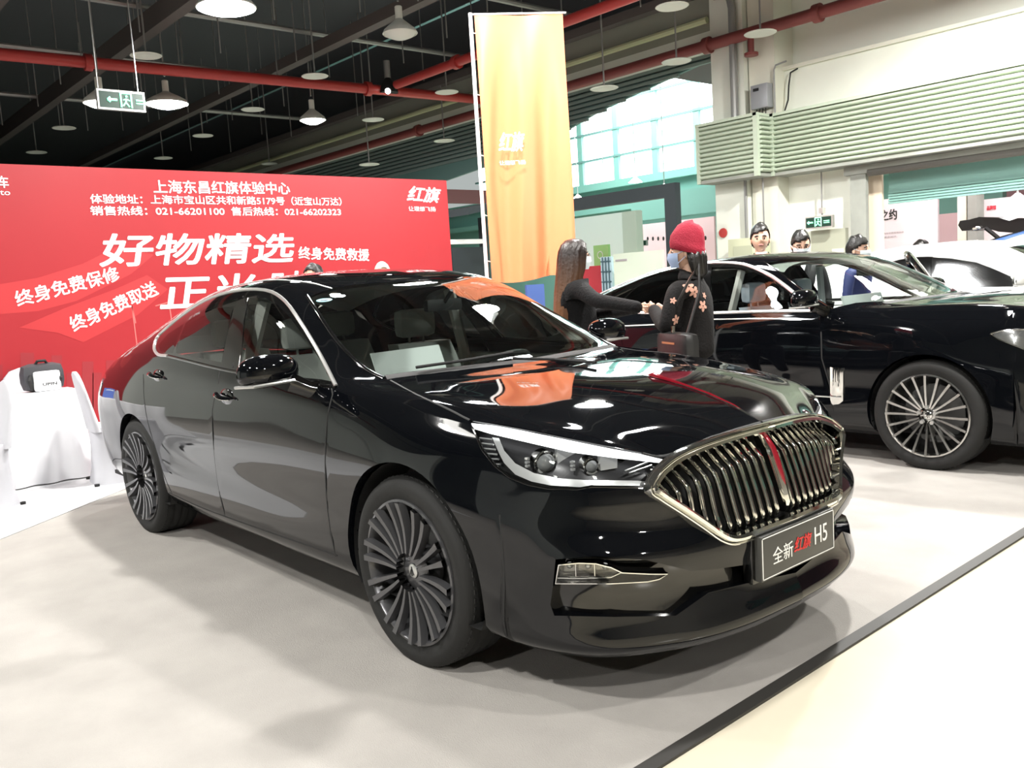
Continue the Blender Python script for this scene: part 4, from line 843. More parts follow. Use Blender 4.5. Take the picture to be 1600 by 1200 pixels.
run = [(-.12, -.35, -.12, .36, .05), (-.12, .36, .10, .36, .05), (.10, .36, .10, -.35, .05), (-.02, .20, .02, .22, .06), (.0, .10, -.02, -.08, .05), (-.02, -.08, .05, -.3, .04), (-.02, -.08, -.08, -.28, .04), (.0, .08, .07, .0, .035), (.0, .08, -.07, .02, .035),
       (-.40, .0, -.20, .0, .07), (-.40, .0, -.34, .12, .05), (-.40, .0, -.34, -.12, .05), (.20, .05, .40, .05, .05), (.20, -.1, .40, -.1, .04)]
c = on(190, 157, 0, -8.2); s_ = exit_sign('exit_sign', 'hanging green emergency exit sign with running figure under the dark ceiling', c, .54, .23, (0, 1, 0), [(m[0]+.1, *m[1:2], m[2]+.1, *m[3:]) for m in run])
MB().tube([(0, .2, .12), (0, .18, 3.0)], .008, 5).make('hanger', SATIN, s_); MB().tube([(0, -.25, .12), (0, -.24, 3.0)], .008, 5).make('hanger', SATIN, s_)
c = on(1279, 347, 1, 9.0); s_ = exit_sign('exit_sign', 'lit green emergency exit sign in a silver case on the white wall', c, .42, .17, (1, 0, 0), run); MB().tube([(0, .1, .1), (0, .1, .85)], .012, 6).make('wall_wire', STEEL, s_); MB().box((-.03, .06, .12), (.03, .14, .2)).make('wire_box', SATIN, s_)
c = on(1002, 380, 1, 12); s_ = exit_sign('exit_sign', 'tiny green exit sign with arrow far away beside the green banner', c, .28, .12, (1, 0, 0), run[:9])
t = thing('red_disc_sign', 'small dark red round alarm disc on the white column', 'alarm', tuple(on(1130, 364, 1, 8.84))); MB().lathe([(.001, -.02), (.07, -.015), (.075, 0)], 1, 20).make('disc', PIPER, t)
b_ = thing('pale_cabinet', 'pale yellow-green cabinet top behind the man with black hair', 'cabinet', (-4.78, 8.7, 0)); MB().box((-.30, -.2, 0), (.22, .12, 1.86), .01).make('cabinet_body', mat('cabinet_cream', (.50, .52, .36), .6), b_); MB().box((-.2, -.21, 1.5), (.12, -.2, 1.75)).make('vent_panel', mat('vent_cream', (.40, .42, .30), .6), b_)

# ------------------------------------------------------------------ red backdrop
X0 = -6.35
RED = mat('red_print', (.32, .012, .018), .45, noise=.03, nscale=1); RED2 = mat('red_print_light', (.42, .026, .03), .45); RED3 = mat('red_print_dark', (.27, .018, .024), .5); WT = mat('white_print', (.9, .88, .88), .5)
BD_ = thing('red_backdrop', 'long red printed backdrop wall with white Chinese lettering behind the nearest saloon', 'backdrop', (X0, 0, 0))
wyr = float(on(697, 277, 0, X0)[1]); box('panel', (-.10, -1.75, 0), (0, wyr, 2.762), RED, BD_)
def flat(pxs, m, name, d=.002):
    P = [on(*p, 0, X0)-np.array([X0, 0, 0]) for p in pxs]; MB().prism(P, (d, 0, 0)).make(name, m, BD_, smooth=False)
flat([(-60, 450), (0, 444), (60, 434), (130, 412), (182, 386), (240, 398), (205, 428), (120, 470), (60, 486), (0, 491), (-60, 494)], RED2, 'printed_swoosh', .001)
flat([(30, 512), (100, 482), (180, 452), (230, 430), (262, 452), (215, 492), (130, 535), (90, 520)], RED2, 'printed_swoosh', .002)
rr = random.Random(4); u = -40
while u < 300:
    w_ = rr.uniform(8, 22); h_ = rr.uniform(10, 52)*(1 if 20 < u < 230 else .6); flat([(u, 640), (u+w_, 640), (u+w_, 596-h_), (u, 596-h_)], RED3, 'printed_tower', .0015); u += w_*rr.uniform(.8, 1.5)
def wt(body, pl, pr, h, m=WT, bold=0., sh=0., name='lettering', k=.86):
    A, B = on(*pl, 0, X0), on(*pr, 0, X0); A[0] = B[0] = X0+.004; hz_ = (on(pl[0], pl[1]-h, 0, X0)-on(*pl, 0, X0))[2]; d = B-A
    up_ = np.array([0, -d[2], d[1]]); text(body, m, BD_, A, d, up_/np.linalg.norm(up_), np.linalg.norm(d), hz_/k, bold*hz_, name, sh)
wt('上海东昌红旗体验中心', (239, 300), (452, 302), 19, bold=.02)
wt('体验地址：上海市宝山区共和新路5179号（近宝山万达）', (141, 316.5), (533, 320), 13.5, bold=.02)
wt('销售热线：021-66201100  售后热线：021-66202323', (141, 335), (532, 336), 13.5, bold=.02)
wt('好物精选', (154, 412), (459, 405), 47, bold=.028, sh=.15)
wt('终身免费救援', (466, 403), (576, 406), 18, bold=.02)
wt('正当', (247, 480), (398, 473), 50, bold=.028, sh=.15); wt('时', (418, 460), (468, 458), 36, bold=.03, sh=.15)
wt('终身免费保修', (27, 478), (187, 436), 23, bold=.02); wt('终身免费取送', (115, 518), (247, 458), 23, bold=.02)
wt('汽车', (-22, 291), (13, 292), 17, bold=.02); wt('Auto', (-22, 304), (16, 305), 11)
wt('红旗', (635, 312), (688, 315), 22, bold=.03, sh=.3); wt('让理想飞扬', (638, 329), (680, 330), 7)
wt('11.11', (185, 560), (330, 545), 60, mat('pink_outline', (.72, .10, .10), .5), sh=-.1) if 0 else None
for P in (((184, 485), (206, 478), (212, 505)), ((206, 478), (214, 540)), ((243, 478), (264, 472), (272, 530))):
    for i in range(len(P)-1):
        (x0, y0), (x1, y1) = P[i], P[i+1]; dx, dy = x1-x0, y1-y0; L = math.hypot(dx, dy); nx, ny = -dy/L*.8, dx/L*.8
        flat([(x0+nx, y0+ny), (x1+nx, y1+ny), (x1-nx, y1-ny), (x0-nx, y0-ny)], mat('pink_print', (.75, .14, .13), .5), 'printed_stroke', .003)

# ------------------------------------------------------------------ banner on its pole
FAB = mat('orange_fabric', (.84, .17, .075), .42)
nt = FAB.node_tree; pb = nt.nodes['Principled BSDF']; tr = nt.nodes.new('ShaderNodeBsdfTranslucent'); tr.inputs[0].default_value = (.95, .42, .2, 1); mx = nt.nodes.new('ShaderNodeMixShader'); mx.inputs[0].default_value = .45
nt.links.new(pb.outputs[0], mx.inputs[1]); nt.links.new(tr.outputs[0], mx.inputs[2]); nt.links.new(mx.outputs[0], nt.nodes['Material Output'].inputs[0])
FP = np.array([-2.56, 1.70, 0]); FE = np.array([-2.174, 2.297, 0]); fd = (FE-FP)/np.linalg.norm(FE-FP); fn = np.array([fd[1], -fd[0], 0]); FWd = np.linalg.norm(FE-FP)
FL = thing('tall_banner', 'tall orange-red fabric banner hanging from a white pole behind the nearest saloon', 'banner', tuple(FP))
MB().tube([(0, 0, 0), (0, 0, 3.44)], .014, 8).make('pole', WHITE, FL); MB().tube([(0, 0, 3.43), tuple(fd*(FWd+.02)+(0, 0, 3.43))], .008, 8).make('top_bar', WHITE, FL); MB().lathe([(.001, .03), (.22, .03), (.24, 0), (.001, 0)], 2, 24).make('pole_base', WHITE, FL)
K, L = 60, 70; V = []
for j in range(L+1):
    t = j/L
    for i in range(K+1):
        s_ = i/K; w = .03+(FWd-.035)*s_
        if t > .9: w = w*(1-.12*((t-.9)/.1)*s_) if s_ > .7 else w
        f = .012*math.sin(s_*9+t*2)+(.02+.05*t)*math.sin(s_*13+1.6*t+.6*math.sin(3*t))*min(1, 3*t)*.8+.012*math.sin(s_*29+t*5)*t+.02*math.sin(7*t+4*s_)*t
        z = 3.42-1.98*t-.02*math.sin(s_*6)*t; V.append(fd*w+fn*f+np.array([0, 0, z]))
mesh('cloth', V, [(j*(K+1)+i, j*(K+1)+i+1, (j+1)*(K+1)+i+1, (j+1)*(K+1)+i) for j in range(L) for i in range(K)], FAB, FL)
for z in (3.30, 2.85, 2.4, 1.95, 1.6): MB().tube([(0, 0, z), tuple(fd*.04+(0, 0, z-.01))], .004, 5).make('tie', WHITE, FL)
A = FP+fd*.14+fn*.075; text('红旗', WT, FL, (A[0], A[1], 2.42), fd, (0, 0, 1), .20, .15, .003, shear=.3); text('让理想飞扬', WT, FL, (A[0], A[1], 2.31), fd, (0, 0, 1), .20, .035, .0005)

# ------------------------------------------------------------------ covered chairs, table and what is on them
SPX = mat('white_spandex', (.50, .50, .53), .65, noise=.02, nscale=6)
def covered_chair(label, x, y, rz):
    t = thing('covered_chair', label, 'chair', (x, y, 0), rz, group='white stretch-covered banquet chairs')
    def sec(z, x0, x1, hw, n=20, e=.55):
        P = []
        for k in range(n):
            a = 2*pi*k/n; cx, sy = math.cos(a), math.sin(a); P.append(((x0+x1)/2+(x1-x0)/2*math.copysign(abs(cx)**e, cx), hw*math.copysign(abs(sy)**e, sy), z))
        return P
    V = []; n = 20
    for (z, x0, x1, hw) in ((.0, -.27, .25, .23), (.12, -.245, .22, .205), (.3, -.23, .21, .205), (.42, -.235, .225, .215), (.46, -.235, .23, .22), (.475, -.23, .22, .215)): V += sec(z, x0, x1, hw)
    F = [(i*n+j, i*n+(j+1) % n, (i+1)*n+(j+1) % n, (i+1)*n+j) for i in range(5) for j in range(n)]+[tuple(5*n+j for j in range(n))]
    mesh('seat_cover', V, F, SPX, t, sharp=60); V = []
    for (z, x0, x1, hw) in ((.44, -.24, -.16, .215), (.6, -.262, -.20, .215), (.75, -.285, -.235, .21), (.84, -.30, -.255, .185), (.90, -.31, -.27, .13), (.925, -.31, -.28, .05)): V += sec(z, x0, x1, hw, e=.7)
    mesh('back_cover', V, F, SPX, t, sharp=60); b = MB()
    for sx in (-.255, .235):
        for sy in (-.2, .2): b.tube([(sx, sy, 0), (sx, sy, .03)], .02, 8)
    o = b.make('foot', MATTK, t); o['kind'] = 'stuff'; return t
covered_chair('white covered chair behind the rear wheel of the nearest saloon', -4.86, -.42, 1.45)
covered_chair('white covered chair cut off by the left picture edge', -4.72, -1.53, -1.5)
covered_chair('white covered chair behind the table, partly hidden by the backpack', -5.97, -.80, -.1)
covered_chair('white covered chair behind the table at the left picture edge', -5.98, -1.40, .1)
T = thing('covered_table', 'long table under a white cloth in front of the red backdrop', 'table', (-5.4, -1.2, 0))
V = []; K = 46; loop = []
x0, x1, y0, y1 = -.27, .19, -.95, .62
def rp(s):
    a, b = x1-x0, y1-y0; per = 2*(a+b); d = s*per
    if d < b: return (x1, y0+d)
    d -= b
    if d < a: return (x1-d, y1)
    d -= a
    if d < b: return (x0, y1-d)
    return (x0+d-b, y0)
n = 120
for z, f in ((.75, 0), (.74, .006), (.5, .012), (.25, .02), (.02, .03)):
    for k in range(n):
        x, y = rp(k/n); o_ = f*(1+.8*math.sin(k*.9)); V.append((x+(o_ if x > 0 else -o_), y+(o_ if y >= y1 else 0), z))
mesh('tablecloth', V, [(i*n+j, i*n+(j+1) % n, (i+1)*n+(j+1) % n, (i+1)*n+j) for i in range(4) for j in range(n)]+[tuple(range(n))[::-1]], mat('white_tablecloth', (.78, .78, .80), .65), T, sharp=50)
b = MB()
for sx in (-.22, .14):
    for sy in (-.85, .55): b.tube([(sx, sy, 0), (sx, sy, .73)], .018, 8)
b.make('table_legs', STEEL, T)['kind'] = 'stuff'
t = thing('backpack', 'black and white backpack lying on the covered table', 'backpack', (-5.54, -.80, .752)); MB().box((-.10, -.17, 0), (.08, .17, .235), .08).make('pack_body', mat('pack_black', (.03, .03, .035), .6), t)
MB().box((.05, -.09, 0), (.10, .12, .17), .03).make('front_pocket', WHITE, t); b = MB(); b.tube([(0, -.05, .22), (.02, -.03, .255), (.02, .03, .255), (0, .05, .22)], .012, 8); b.make('carry_handle', MATTK, t); b = MB()
for s_ in (-1, 1): b.tube([(.06, s_*.10, .02), (.09, s_*.12, .10), (.04, s_*.09, .18)], .016, 8); 
b.make('shoulder_straps', MATTK, t)['kind'] = 'stuff'; text('UPIN', MATTK, t, (-5.54+.101, -.80-.03, .80), (0, 1, 0), (0, 0, 1), .11, .035, .001)
t = thing('blue_leaflet', 'blue printed leaflet leaning at the left end of the covered table', 'leaflet', (-5.52, -1.22, .755), .2, ry=-.25); MB().box((0, -.10, 0), (.004, .10, .19)).make('sheet', mat('blue_print', (.10, .17, .55), .5), t, smooth=False); MB().box((.004, -.07, .15), (.0055, .04, .165)).make('print_band', WHITE, t, smooth=False)
t = thing('white_card', 'white folded card lying inside the windscreen of the nearest saloon', 'card', (-.55, -.42, 1.0), .15, ry=-.35); MB().box((0, -.22, 0), (.006, .20, .16)).make('card_front', WHITE, t, smooth=False); MB().box((-.16, -.22, 0), (0, .20, .006)).make('card_base', WHITE, t, smooth=False)
u = H.uv(up, [(507, 470)])[0]; p = up.ev(u)[0]; nn = up.nrm(u)[0]
t = thing('windscreen_sticker', 'small oval blue-green sticker in the top corner of the nearest windscreen', 'sticker', tuple(p)); X = np.cross((0, 0, 1.), nn); X /= np.linalg.norm(X); Y = np.cross(nn, X)
MB().prism([nn*.003+X*.042*math.cos(2*pi*k/20)+Y*.016*math.sin(2*pi*k/20) for k in range(20)], nn*.001).make('oval', mat('sticker_teal', (.12, .38, .42), .5), t, smooth=False); MB().prism([nn*.0042+X*.02*math.cos(2*pi*k/8)+Y*.008*math.sin(2*pi*k/8) for k in range(8)], nn*.0006).make('sticker_mark', mat('sticker_dark', (.03, .06, .10), .5), t, smooth=False)

# ------------------------------------------------------------------ the black saloon behind
def sst(a, b, x): t = min(1, max(0, (x-a)/(b-a))); return t*t*(3-2*t)
def defB(p):
    x, y, z = p; t = sst(.6, .95, z); dz = np.interp(x, [-4.2, -3, -1.2, -.5, 0, .5, 1.1], [.0, -.03, .0, .04, .085, .13, .13])
    return (x*(1.02 if x < 0 else 1.0)-.05*sst(-.2, -1.5, x)*0, y*1.01, z+dz*t)
Bc = Car('black_limousine', 'long black saloon car with bright many-spoke wheels parked behind the nearest one', (.148, 4.10, 0), defB); Bc.farp = {}; Bc.obj = {}
lo2, up2 = Bc.lo, Bc.up
arch_f = Bc.uv(lo2, [('xz', .41*math.cos(a), .375+.41*math.sin(a)) for a in np.linspace(-.45, pi+.45, 36)])
arch_r = Bc.uv(lo2, [('xz', -2.95+.40*math.cos(a), .37+.40*math.sin(a)) for a in np.linspace(-.45, pi+.45, 36)])
hlB = Bc.uv(lo2, [(1546, 522), (1556, 518), (1580, 516), ('uv', 4.2, 7.0), ('uv', 3.2, 6.9), ('uv', 3.2, 6.0), ('uv', 4.0, 5.8), (1596, 545), (1575, 536), (1558, 530)])
fdB = Bc.uv(lo2, [(1281, 480), (1283, 520), (1284, 560), ('xz', -.66, .34), ('xz', -1.72, .34), ('xz', -1.75, .7), ('xz', -1.62, 1.2)])
rdB = Bc.uv(lo2, [('xz', -1.62, 1.2), ('xz', -1.75, .7), ('xz', -1.72, .34), ('xz', -2.42, .34), ('xz', -2.62, .7), ('xz', -2.72, 1.2)])
tlB = Bc.uv(lo2, [('xz', -3.6, .9), ('uv', 16.5, 6.0), ('uv', 16.5, 7), ('xz', -3.7, .97)])
grB = Bc.uv(lo2, [('uv', -.1, 3.5), ('uv', 2.4, 3.5), ('uv', 2.5, 7.6), ('uv', -.1, 7.6)])
bmpB = Bc.uv(lo2, [('uv', -.1, -.1), ('uv', 5.35, -.1), ('uv', 5.3, 5.6), ('uv', 5.1, 8.1), ('uv', -.1, 8.1)])
Bc.gather(lo2, [('_arch', arch_f), ('_arch', arch_r), ('headlamp', hlB), ('grille', grB), ('tail_lamp', tlB), ('front_door', fdB), ('rear_door', rdB), ('front_bumper', bmpB)], lambda p: 'front_fender' if p[0] > -1.2 else ('rear_fender' if p[0] > -3.72 else 'rear_bumper'))
wsB = Bc.uv(up2, [(1196, 411), (1215, 422), (1240, 441), (1270, 462), (1301, 482), ('uv', 5.02, 3.4), ('uv', 5.02, 5.2), ('uv', 8.05, 5.2), ('uv', 8.1, 4.2)])
fwB = Bc.uv(up2, [(1112, 418), (1147, 418), (1169, 421), (1200, 435), (1235, 460), (1262, 482), (1200, 484), (1112, 486)])
rwB = Bc.uv(up2, [(1100, 419), (1050, 423), (1010, 430), (968, 445), (955, 463), (940, 502), (1020, 498), (1100, 490)])
qwB = Bc.uv(up2, [(962, 447), (925, 466), (905, 490), (935, 500), (950, 463)])
dloB = Bc.uv(up2, [(1272, 486), (1241, 458), (1206, 432), (1169, 415), (1147, 411), (1100, 411), (1040, 416), (1000, 426), (968, 438), (925, 457), (890, 490), (900, 505), (1030, 500), (1115, 492)])
hoodB = Bc.uv(up2, [('uv', -.1, -.1), ('uv', .9, -.1), ('uv', 2.6, .4), ('uv', 4, .9), ('uv', 5.02, 3.0), ('uv', 5.02, 5.2), ('uv', -.1, 5.2)])
rgB = Bc.uv(up2, [('uv', 11.2, 3.6), ('uv', 11.2, 5.2), ('uv', 14, 5.2), ('uv', 14, 3.4)])
def updefB(p):
    if p[0] > -.55: return 'front_fender'
    if p[2] < 1.15 and -1.62 < p[0]: return 'front_door'
    if p[2] < 1.14 and abs(p[1]) > .78 and -2.5 < p[0]: return 'rear_door'
    return 'body_shell'
Bc.gather(up2, [('windshield', wsB), ('front_window', fwB), ('rear_door_window', rwB), ('quarter_window', qwB), ('window_frame', dloB), ('rear_window', rgB), ('hood', hoodB)], updefB)
finish(Bc, {'*': PAINT, 'windshield': GLW, 'rear_window': GLW, 'front_window': GLS, 'rear_door_window': GLD, 'quarter_window': GLD, 'window_frame': GLOSSK, 'tail_lamp': REDL, 'headlamp': mat('lamp_face', (.55, .56, .56), .08, .9), 'grille': CHROME})
BR = mat('bright_trim', (.80, .80, .78), .22, .75)
Bc.bead(up2, [(888, 490), (925, 457), (968, 438), (1000, 426), (1040, 416), (1100, 411), (1147, 411), (1169, 415), (1206, 432), (1241, 458), (1273, 486)], .028, .010, 'window_trim', BR, 3)
Bc.bead(up2, [(890, 505), (1030, 500), (1115, 489), (1274, 486)], .024, .008, 'belt_trim', BR, 2)
Bc.bead(lo2, [(890, 512), (1030, 507), (1115, 499), (1236, 498)], .010, .004, 'waist_line', SATIN, 2)
Bc.bead(up2, [(1193, 409), (1215, 423), (1240, 442), (1270, 463), (1302, 483)], .012, .004, 'windshield_trim', GLOSSK, 2)
Bc.bead(up2, [(966, 439), (940, 500)], .012, .006, 'window_bead', BR); Bc.bead(lo2, [(1280, 486), (1283, 520), (1284, 560), ('xz', -.66, .45)], .010, .0015, 'panel_seam', MATTK)
Bc.bead(lo2, [(1548, 521), (1562, 517), (1582, 515), (1604, 514)], .010, .006, 'lamp_trim', CHROME, parent=Bc.obj['headlamp'][0]); Bc.bead(lo2, [(1548, 522), (1562, 531), (1580, 538), (1600, 546)], .008, .005, 'lamp_trim', CHROME, 2, parent=Bc.obj['headlamp'][0])
Bc.bead(up2, [('uv', 5.02, 3), ('uv', 5.02, 4), ('uv', 5.02, 4.98)], .05, .002, 'cowl', MATTK, 3)
b = MB(); u = Bc.uv(lo2, [(1308, 574), (1308, 620), (1308, 668)]); P = lo2.ev(u); N = lo2.nrm(u)
ribbon(P, N, .10, .018, b)
b.tube([P[1]+(-.16, -.02, .0), P[1]+(.04, -.022, .0)], .006, 6); Bc.mb(b, 'side_vent', CHROME); b = MB()
for k in range(3): u = Bc.uv(lo2, [(1304+3.5*k, 577), (1304+3.5*k, 612)]); ribbon(lo2.ev(u)+lo2.nrm(u)*.018, lo2.nrm(u), .008, .002, b)
Bc.mb(b, 'vent_fins', MATTK)
for A in (arch_f, arch_r): b = MB(); extrude_edge(lo2.ev(A), [(0, .06, 0)], b); Bc.mb(b, 'arch_lip', PAINT)
wells(Bc, [(0, .375), (-2.95, .37)], .41)
for x in (0, -2.98):
    for sd in (-1, 1): wheel(Bc.root, (x, sd*.925, .372), sd, .278, .372, 'thin', ALLOY, lug=True)
b = MB(); b.box((.75, -.78, .235), (-3.9, .78, .26)); b.make('underbody', MATTK, Bc.root)
mirror(Bc, (-.80, -1.07, 1.17), PAINT); interior(Bc, CLOTHK, wrap=WRAP)
t = thing('white_sheet', 'white cloth or sheet behind the windscreen of the black saloon behind', 'sheet', (-.50, 3.9, 1.03), 0, ry=-.3); MB().box((0, -.55, 0), (.012, .05, .15), .004).make('sheet_front', WHITE, t); MB().box((-.2, -.55, 0), (0, .05, .01), .003).make('sheet_base', WHITE, t)
# far driver door standing open
od = bpy.data.objects.new('open_door', None); link(od, Bc.root); od.location = (-.62, .93, 0); od.rotation_euler = (0, 0, math.radians(-62))
for nme in ('front_door', 'front_window', 'window_frame', 'window_trim'):
    pass
def dcopy(src, keep):
    me = src.data; V = np.array([v.co[:] for v in me.vertices]); F = [tuple(p.vertices) for p in me.polygons if keep(np.mean(V[list(p.vertices)], axis=0))]
    used = sorted({i for f in F for i in f}); mp = {i: k for k, i in enumerate(used)}; return V[used]-np.array([-.62, .93, 0]), [tuple(mp[i] for i in f) for f in F]
for nm, lab in (('front_door', 'door_skin'), ('front_window', 'window'), ('window_frame', 'window_surround')):
    src = Bc.obj[nm][1]; V, F = dcopy(src, lambda c: c[0] > -1.72); 
    if len(F): mesh(lab, V, F, src.data.materials[0], od)
    if nm != 'window_frame': bpy.data.objects.remove(src)
P = [(-1.72, .80, 1.10), (-1.66, .70, 1.36), (-1.5, .66, 1.455), (-1.3, .66, 1.455), (-1.08, .70, 1.38), (-.85, .77, 1.25), (-.62, .84, 1.08)]
b = MB(); b.tube([np.array(p)-(-.62, .93, 0) for p in csp(P, 4)], .028, 8); b.make('window_rail', GLOSSK, od); b = MB(); b.tube([np.array(p)-(-.62, .90, 0) for p in csp(P, 4)], .012, 8); b.make('door_trim', SATIN, od)

# ------------------------------------------------------------------ white car and others on the right
def simple_car(name, label, loc, paint, px, deform=None, rim=ALLOY, wheels=True, glass=GLC, mc=(-.75, -1.03, 1.13), rz=0):
    C = Car(name, label, loc, deform); C.farp = {}; C.obj = {}; L, U = C.lo, C.up
    af = C.uv(L, [('xz', .40*math.cos(a), .37+.40*math.sin(a)) for a in np.linspace(-.45, pi+.45, 30)]); ar = C.uv(L, [('xz', -2.92+.40*math.cos(a), .37+.40*math.sin(a)) for a in np.linspace(-.45, pi+.45, 30)])
    C.gather(L, [('_a', af), ('_a', ar), ('headlamp', C.uv(L, [('uv', 5.6, 7.4), ('uv', 3, 7.2), ('uv', 3, 6), ('uv', 5, 6.2)])), ('front_door', C.uv(L, [('xz', -.5, 1.2), ('xz', -.5, .34), ('xz', -1.62, .34), ('xz', -1.62, 1.2)])), ('rear_door', C.uv(L, [('xz', -1.62, 1.2), ('xz', -1.62, .34), ('xz', -2.45, .34), ('xz', -2.65, 1.2)])), ('front_bumper', C.uv(L, [('uv', -.1, -.1), ('uv', 5.3, -.1), ('uv', 5.3, 8.1), ('uv', -.1, 8.1)]))], lambda p: 'front_fender' if p[0] > -1.2 else ('rear_fender' if p[0] > -3.7 else 'rear_bumper'))
    R = [('windshield', C.uv(U, [('uv', 5.1, 3.5), ('uv', 5.02, 5.2), ('uv', 8.0, 5.2), ('uv', 8, 3.6)])), ('hood', C.uv(U, [('uv', -.1, -.1), ('uv', 1, -.1), ('uv', 5, 2.6), ('uv', 5, 5.2), ('uv', -.1, 5.2)])), ('rear_window', C.uv(U, [('uv', 11.2, 3.6), ('uv', 11.2, 5.2), ('uv', 14, 5.2), ('uv', 14, 3.4)]))]
    R = [(n, C.uv(U, p)) for n, p in px]+R
    C.gather(U, R, lambda p: 'front_fender' if p[0] > -.5 else 'body_shell')
    finish(C, {'*': paint, 'windshield': GLD, 'rear_window': GLD, 'front_window': glass, 'rear_door_window': glass, 'pillar_cover': GLOSSK, 'headlamp': MATS['lamp_face']})
    wells(C, [(0, .37), (-2.92, .37)], .40)
    for x in (0, -2.92):
        for sd in (-1, 1): wheel(C.root, (x, sd*.91, .35), sd, .25, .35, 'thin', rim)
    mirror(C, mc, paint); b = MB(); b.box((.7, -.75, .24), (-3.8, .75, .9)); b.make('cabin_block', MATTK, C.root); return C
Cc = simple_car('white_car', 'white car with tinted side windows behind the long black saloon, right picture edge', (.35, 7.45, 0), PAINTW,
   [('front_window', [(1456, 402), (1487, 404), (1525, 410), (1549, 419), (1578, 431), (1590, 448), (1456, 450)]), ('rear_door_window', [(1426, 402), (1405, 406), (1383, 412), (1368, 425), (1380, 440), (1424, 449)]), ('pillar_cover', [(1424, 400), (1458, 400), (1458, 452), (1424, 452)])], lambda p: (p[0], p[1], p[2]+.03*sst(.6, 1.0, p[2])), mc=(-.72, -1.03, 1.15))
Cc.bead(Cc.up, [(1384, 411), (1412, 403), (1450, 400), (1487, 402), (1525, 408), (1549, 417), (1580, 431)], .02, .008, 'window_trim', PAINTW, 2)
Dc = simple_car('blue_car', 'blue car whose roof line shows just above the white car at the right picture edge', (.75, 11.2, 0), mat('blue_paint', (.07, .17, .42), .12, 0, .6), [('front_window', [('uv', 6.5, 1.2), ('uv', 8.7, 1.1), ('uv', 8.9, 2.7), ('uv', 7.6, 2.6)]), ('rear_door_window', [('uv', 9.1, 1.1), ('uv', 10.8, 1.1), ('uv', 10.8, 2.6), ('uv', 9.1, 2.7)])], lambda p: (p[0], p[1], p[2]+.235*sst(.6, 1.2, p[2])))
# big black engine bonnet raised in the next hall
t = thing('raised_bonnet', 'black raised bonnet of a car beyond the white car at the right picture edge', 'car bonnet', tuple(on(1560, 360, 1, 11)))
P = [on(u_, v_, 1, 11)-on(1560, 360, 1, 11) for u_, v_ in ((1497, 352), (1500, 345), (1515, 343), (1530, 339), (1560, 340), (1577, 345), (1590, 341), (1640, 340), (1640, 362), (1585, 364), (1560, 362), (1540, 356), (1512, 360), (1503, 361))]
MB().prism(P, (0, .9, 0)).make('bonnet_panel', mat('bonnet_black', (.006, .006, .006), .3), t, smooth=False); MB().tube([on(1540, 356, 1, 11)-on(1560, 360, 1, 11), on(1560, 372, 1, 11)-on(1560, 360, 1, 11)], .03, 6).make('strut', MATTK, t); MB().ball(on(1526, 357, 1, 10.95)-on(1560, 360, 1, 11), (.06, .02, .03), 8).make('chrome_badge', CHROME, t)
# ------------------------------------------------------------------ boards and stands in the distance
def board(name, label, cat, c0, c1, y, m, th=.06, parts=(), z0=0):
    A, B = on(*c0, 1, y), on(*c1, 1, y); o = np.array([A[0], y, 0]); t = thing(name, label, cat, tuple(o)); MB().box((0, 0, z0), (B[0]-A[0], th, max(A[2], B[2]))).make('panel', m, t, smooth=False); return t, o
PINK = mat('pink_board', (.80, .52, .56), .6, noise=.05, nscale=.8); PALE = mat('pale_pink_board', (.80, .72, .76), .6, noise=.04, nscale=.6); WBD = mat('white_board', (.80, .84, .82), .6)
t, o = board('display_wall', 'pale pink-white display wall with black Chinese characters seen through the doorway', 'display wall', (1379, 312), (1465, 314), 13, PALE)
BLK = mat('black_print', (.02, .02, .02), .5); GRY = mat('grey_print', (.42, .38, .40), .5)
def bt(par, body, pl, pr, h, y, m=BLK, bold=0, sh=0):
    A, B = on(*pl, 1, y), on(*pr, 1, y); hh = (on(pl[0], pl[1]-h, 1, y)-A)[2]; A[1] = y-.01; text(body, m, par, A, (1, 0, 0), (0, 0, 1), abs(B[0]-A[0]), hh/.86, bold*hh, shear=sh)
bt(t, '享之约', (1363, 345), (1401, 345), 15, 13, bold=.03); bt(t, '购车优惠现场活动', (1381, 366), (1412, 366), 2.6, 13, GRY); bt(t, '更多好礼', (1381, 372), (1402, 372), 2.6, 13, GRY)
t, o = board('display_wall', 'pink display wall with white lower half left of the doorway columns', 'display wall', (1466, 335), (1500, 335), 15, PINK)
t, o = board('display_wall', 'white display wall with small red lettering at the right edge of the doorway view', 'display wall', (1527, 313), (1680, 313), 13.5, mat('blush_board', (.86, .78, .80), .6)); bt(t, '品牌馆', (1542, 328), (1556, 328), 6, 13.5, mat('red_print_small', (.75, .05, .08), .5), .04)
struct(box('column_next_hall', tuple(on(1496, 400, 1, 12.6)*(1, 1, 0)), tuple(on(1510, 400, 1, 12.6)*(1, 1, 0)+(0, .3, 4.8)), WALLC)); struct(box('column_next_hall', tuple(on(1512, 400, 1, 12.5)*(1, 1, 0)), tuple(on(1526, 400, 1, 12.5)*(1, 1, 0)+(0, .3, 4.8)), CONC))
struct(box('wall_next_hall', (-7.5, 19, 0), (14, 19.2, 5), mat('rosy_far_wall', (.45, .22, .24), .8))); struct(box('wall_divider', (-5.6, 9.62, 0), (-5.5, 13, 4.9), WALLW))
struct(box('counter_next_hall', tuple(on(1470, 388, 1, 11.8)*(1, 1, 0)), tuple(on(1500, 388, 1, 11.8)*(1, 1, 0)+(0, .4, 1.62)), WHITE))
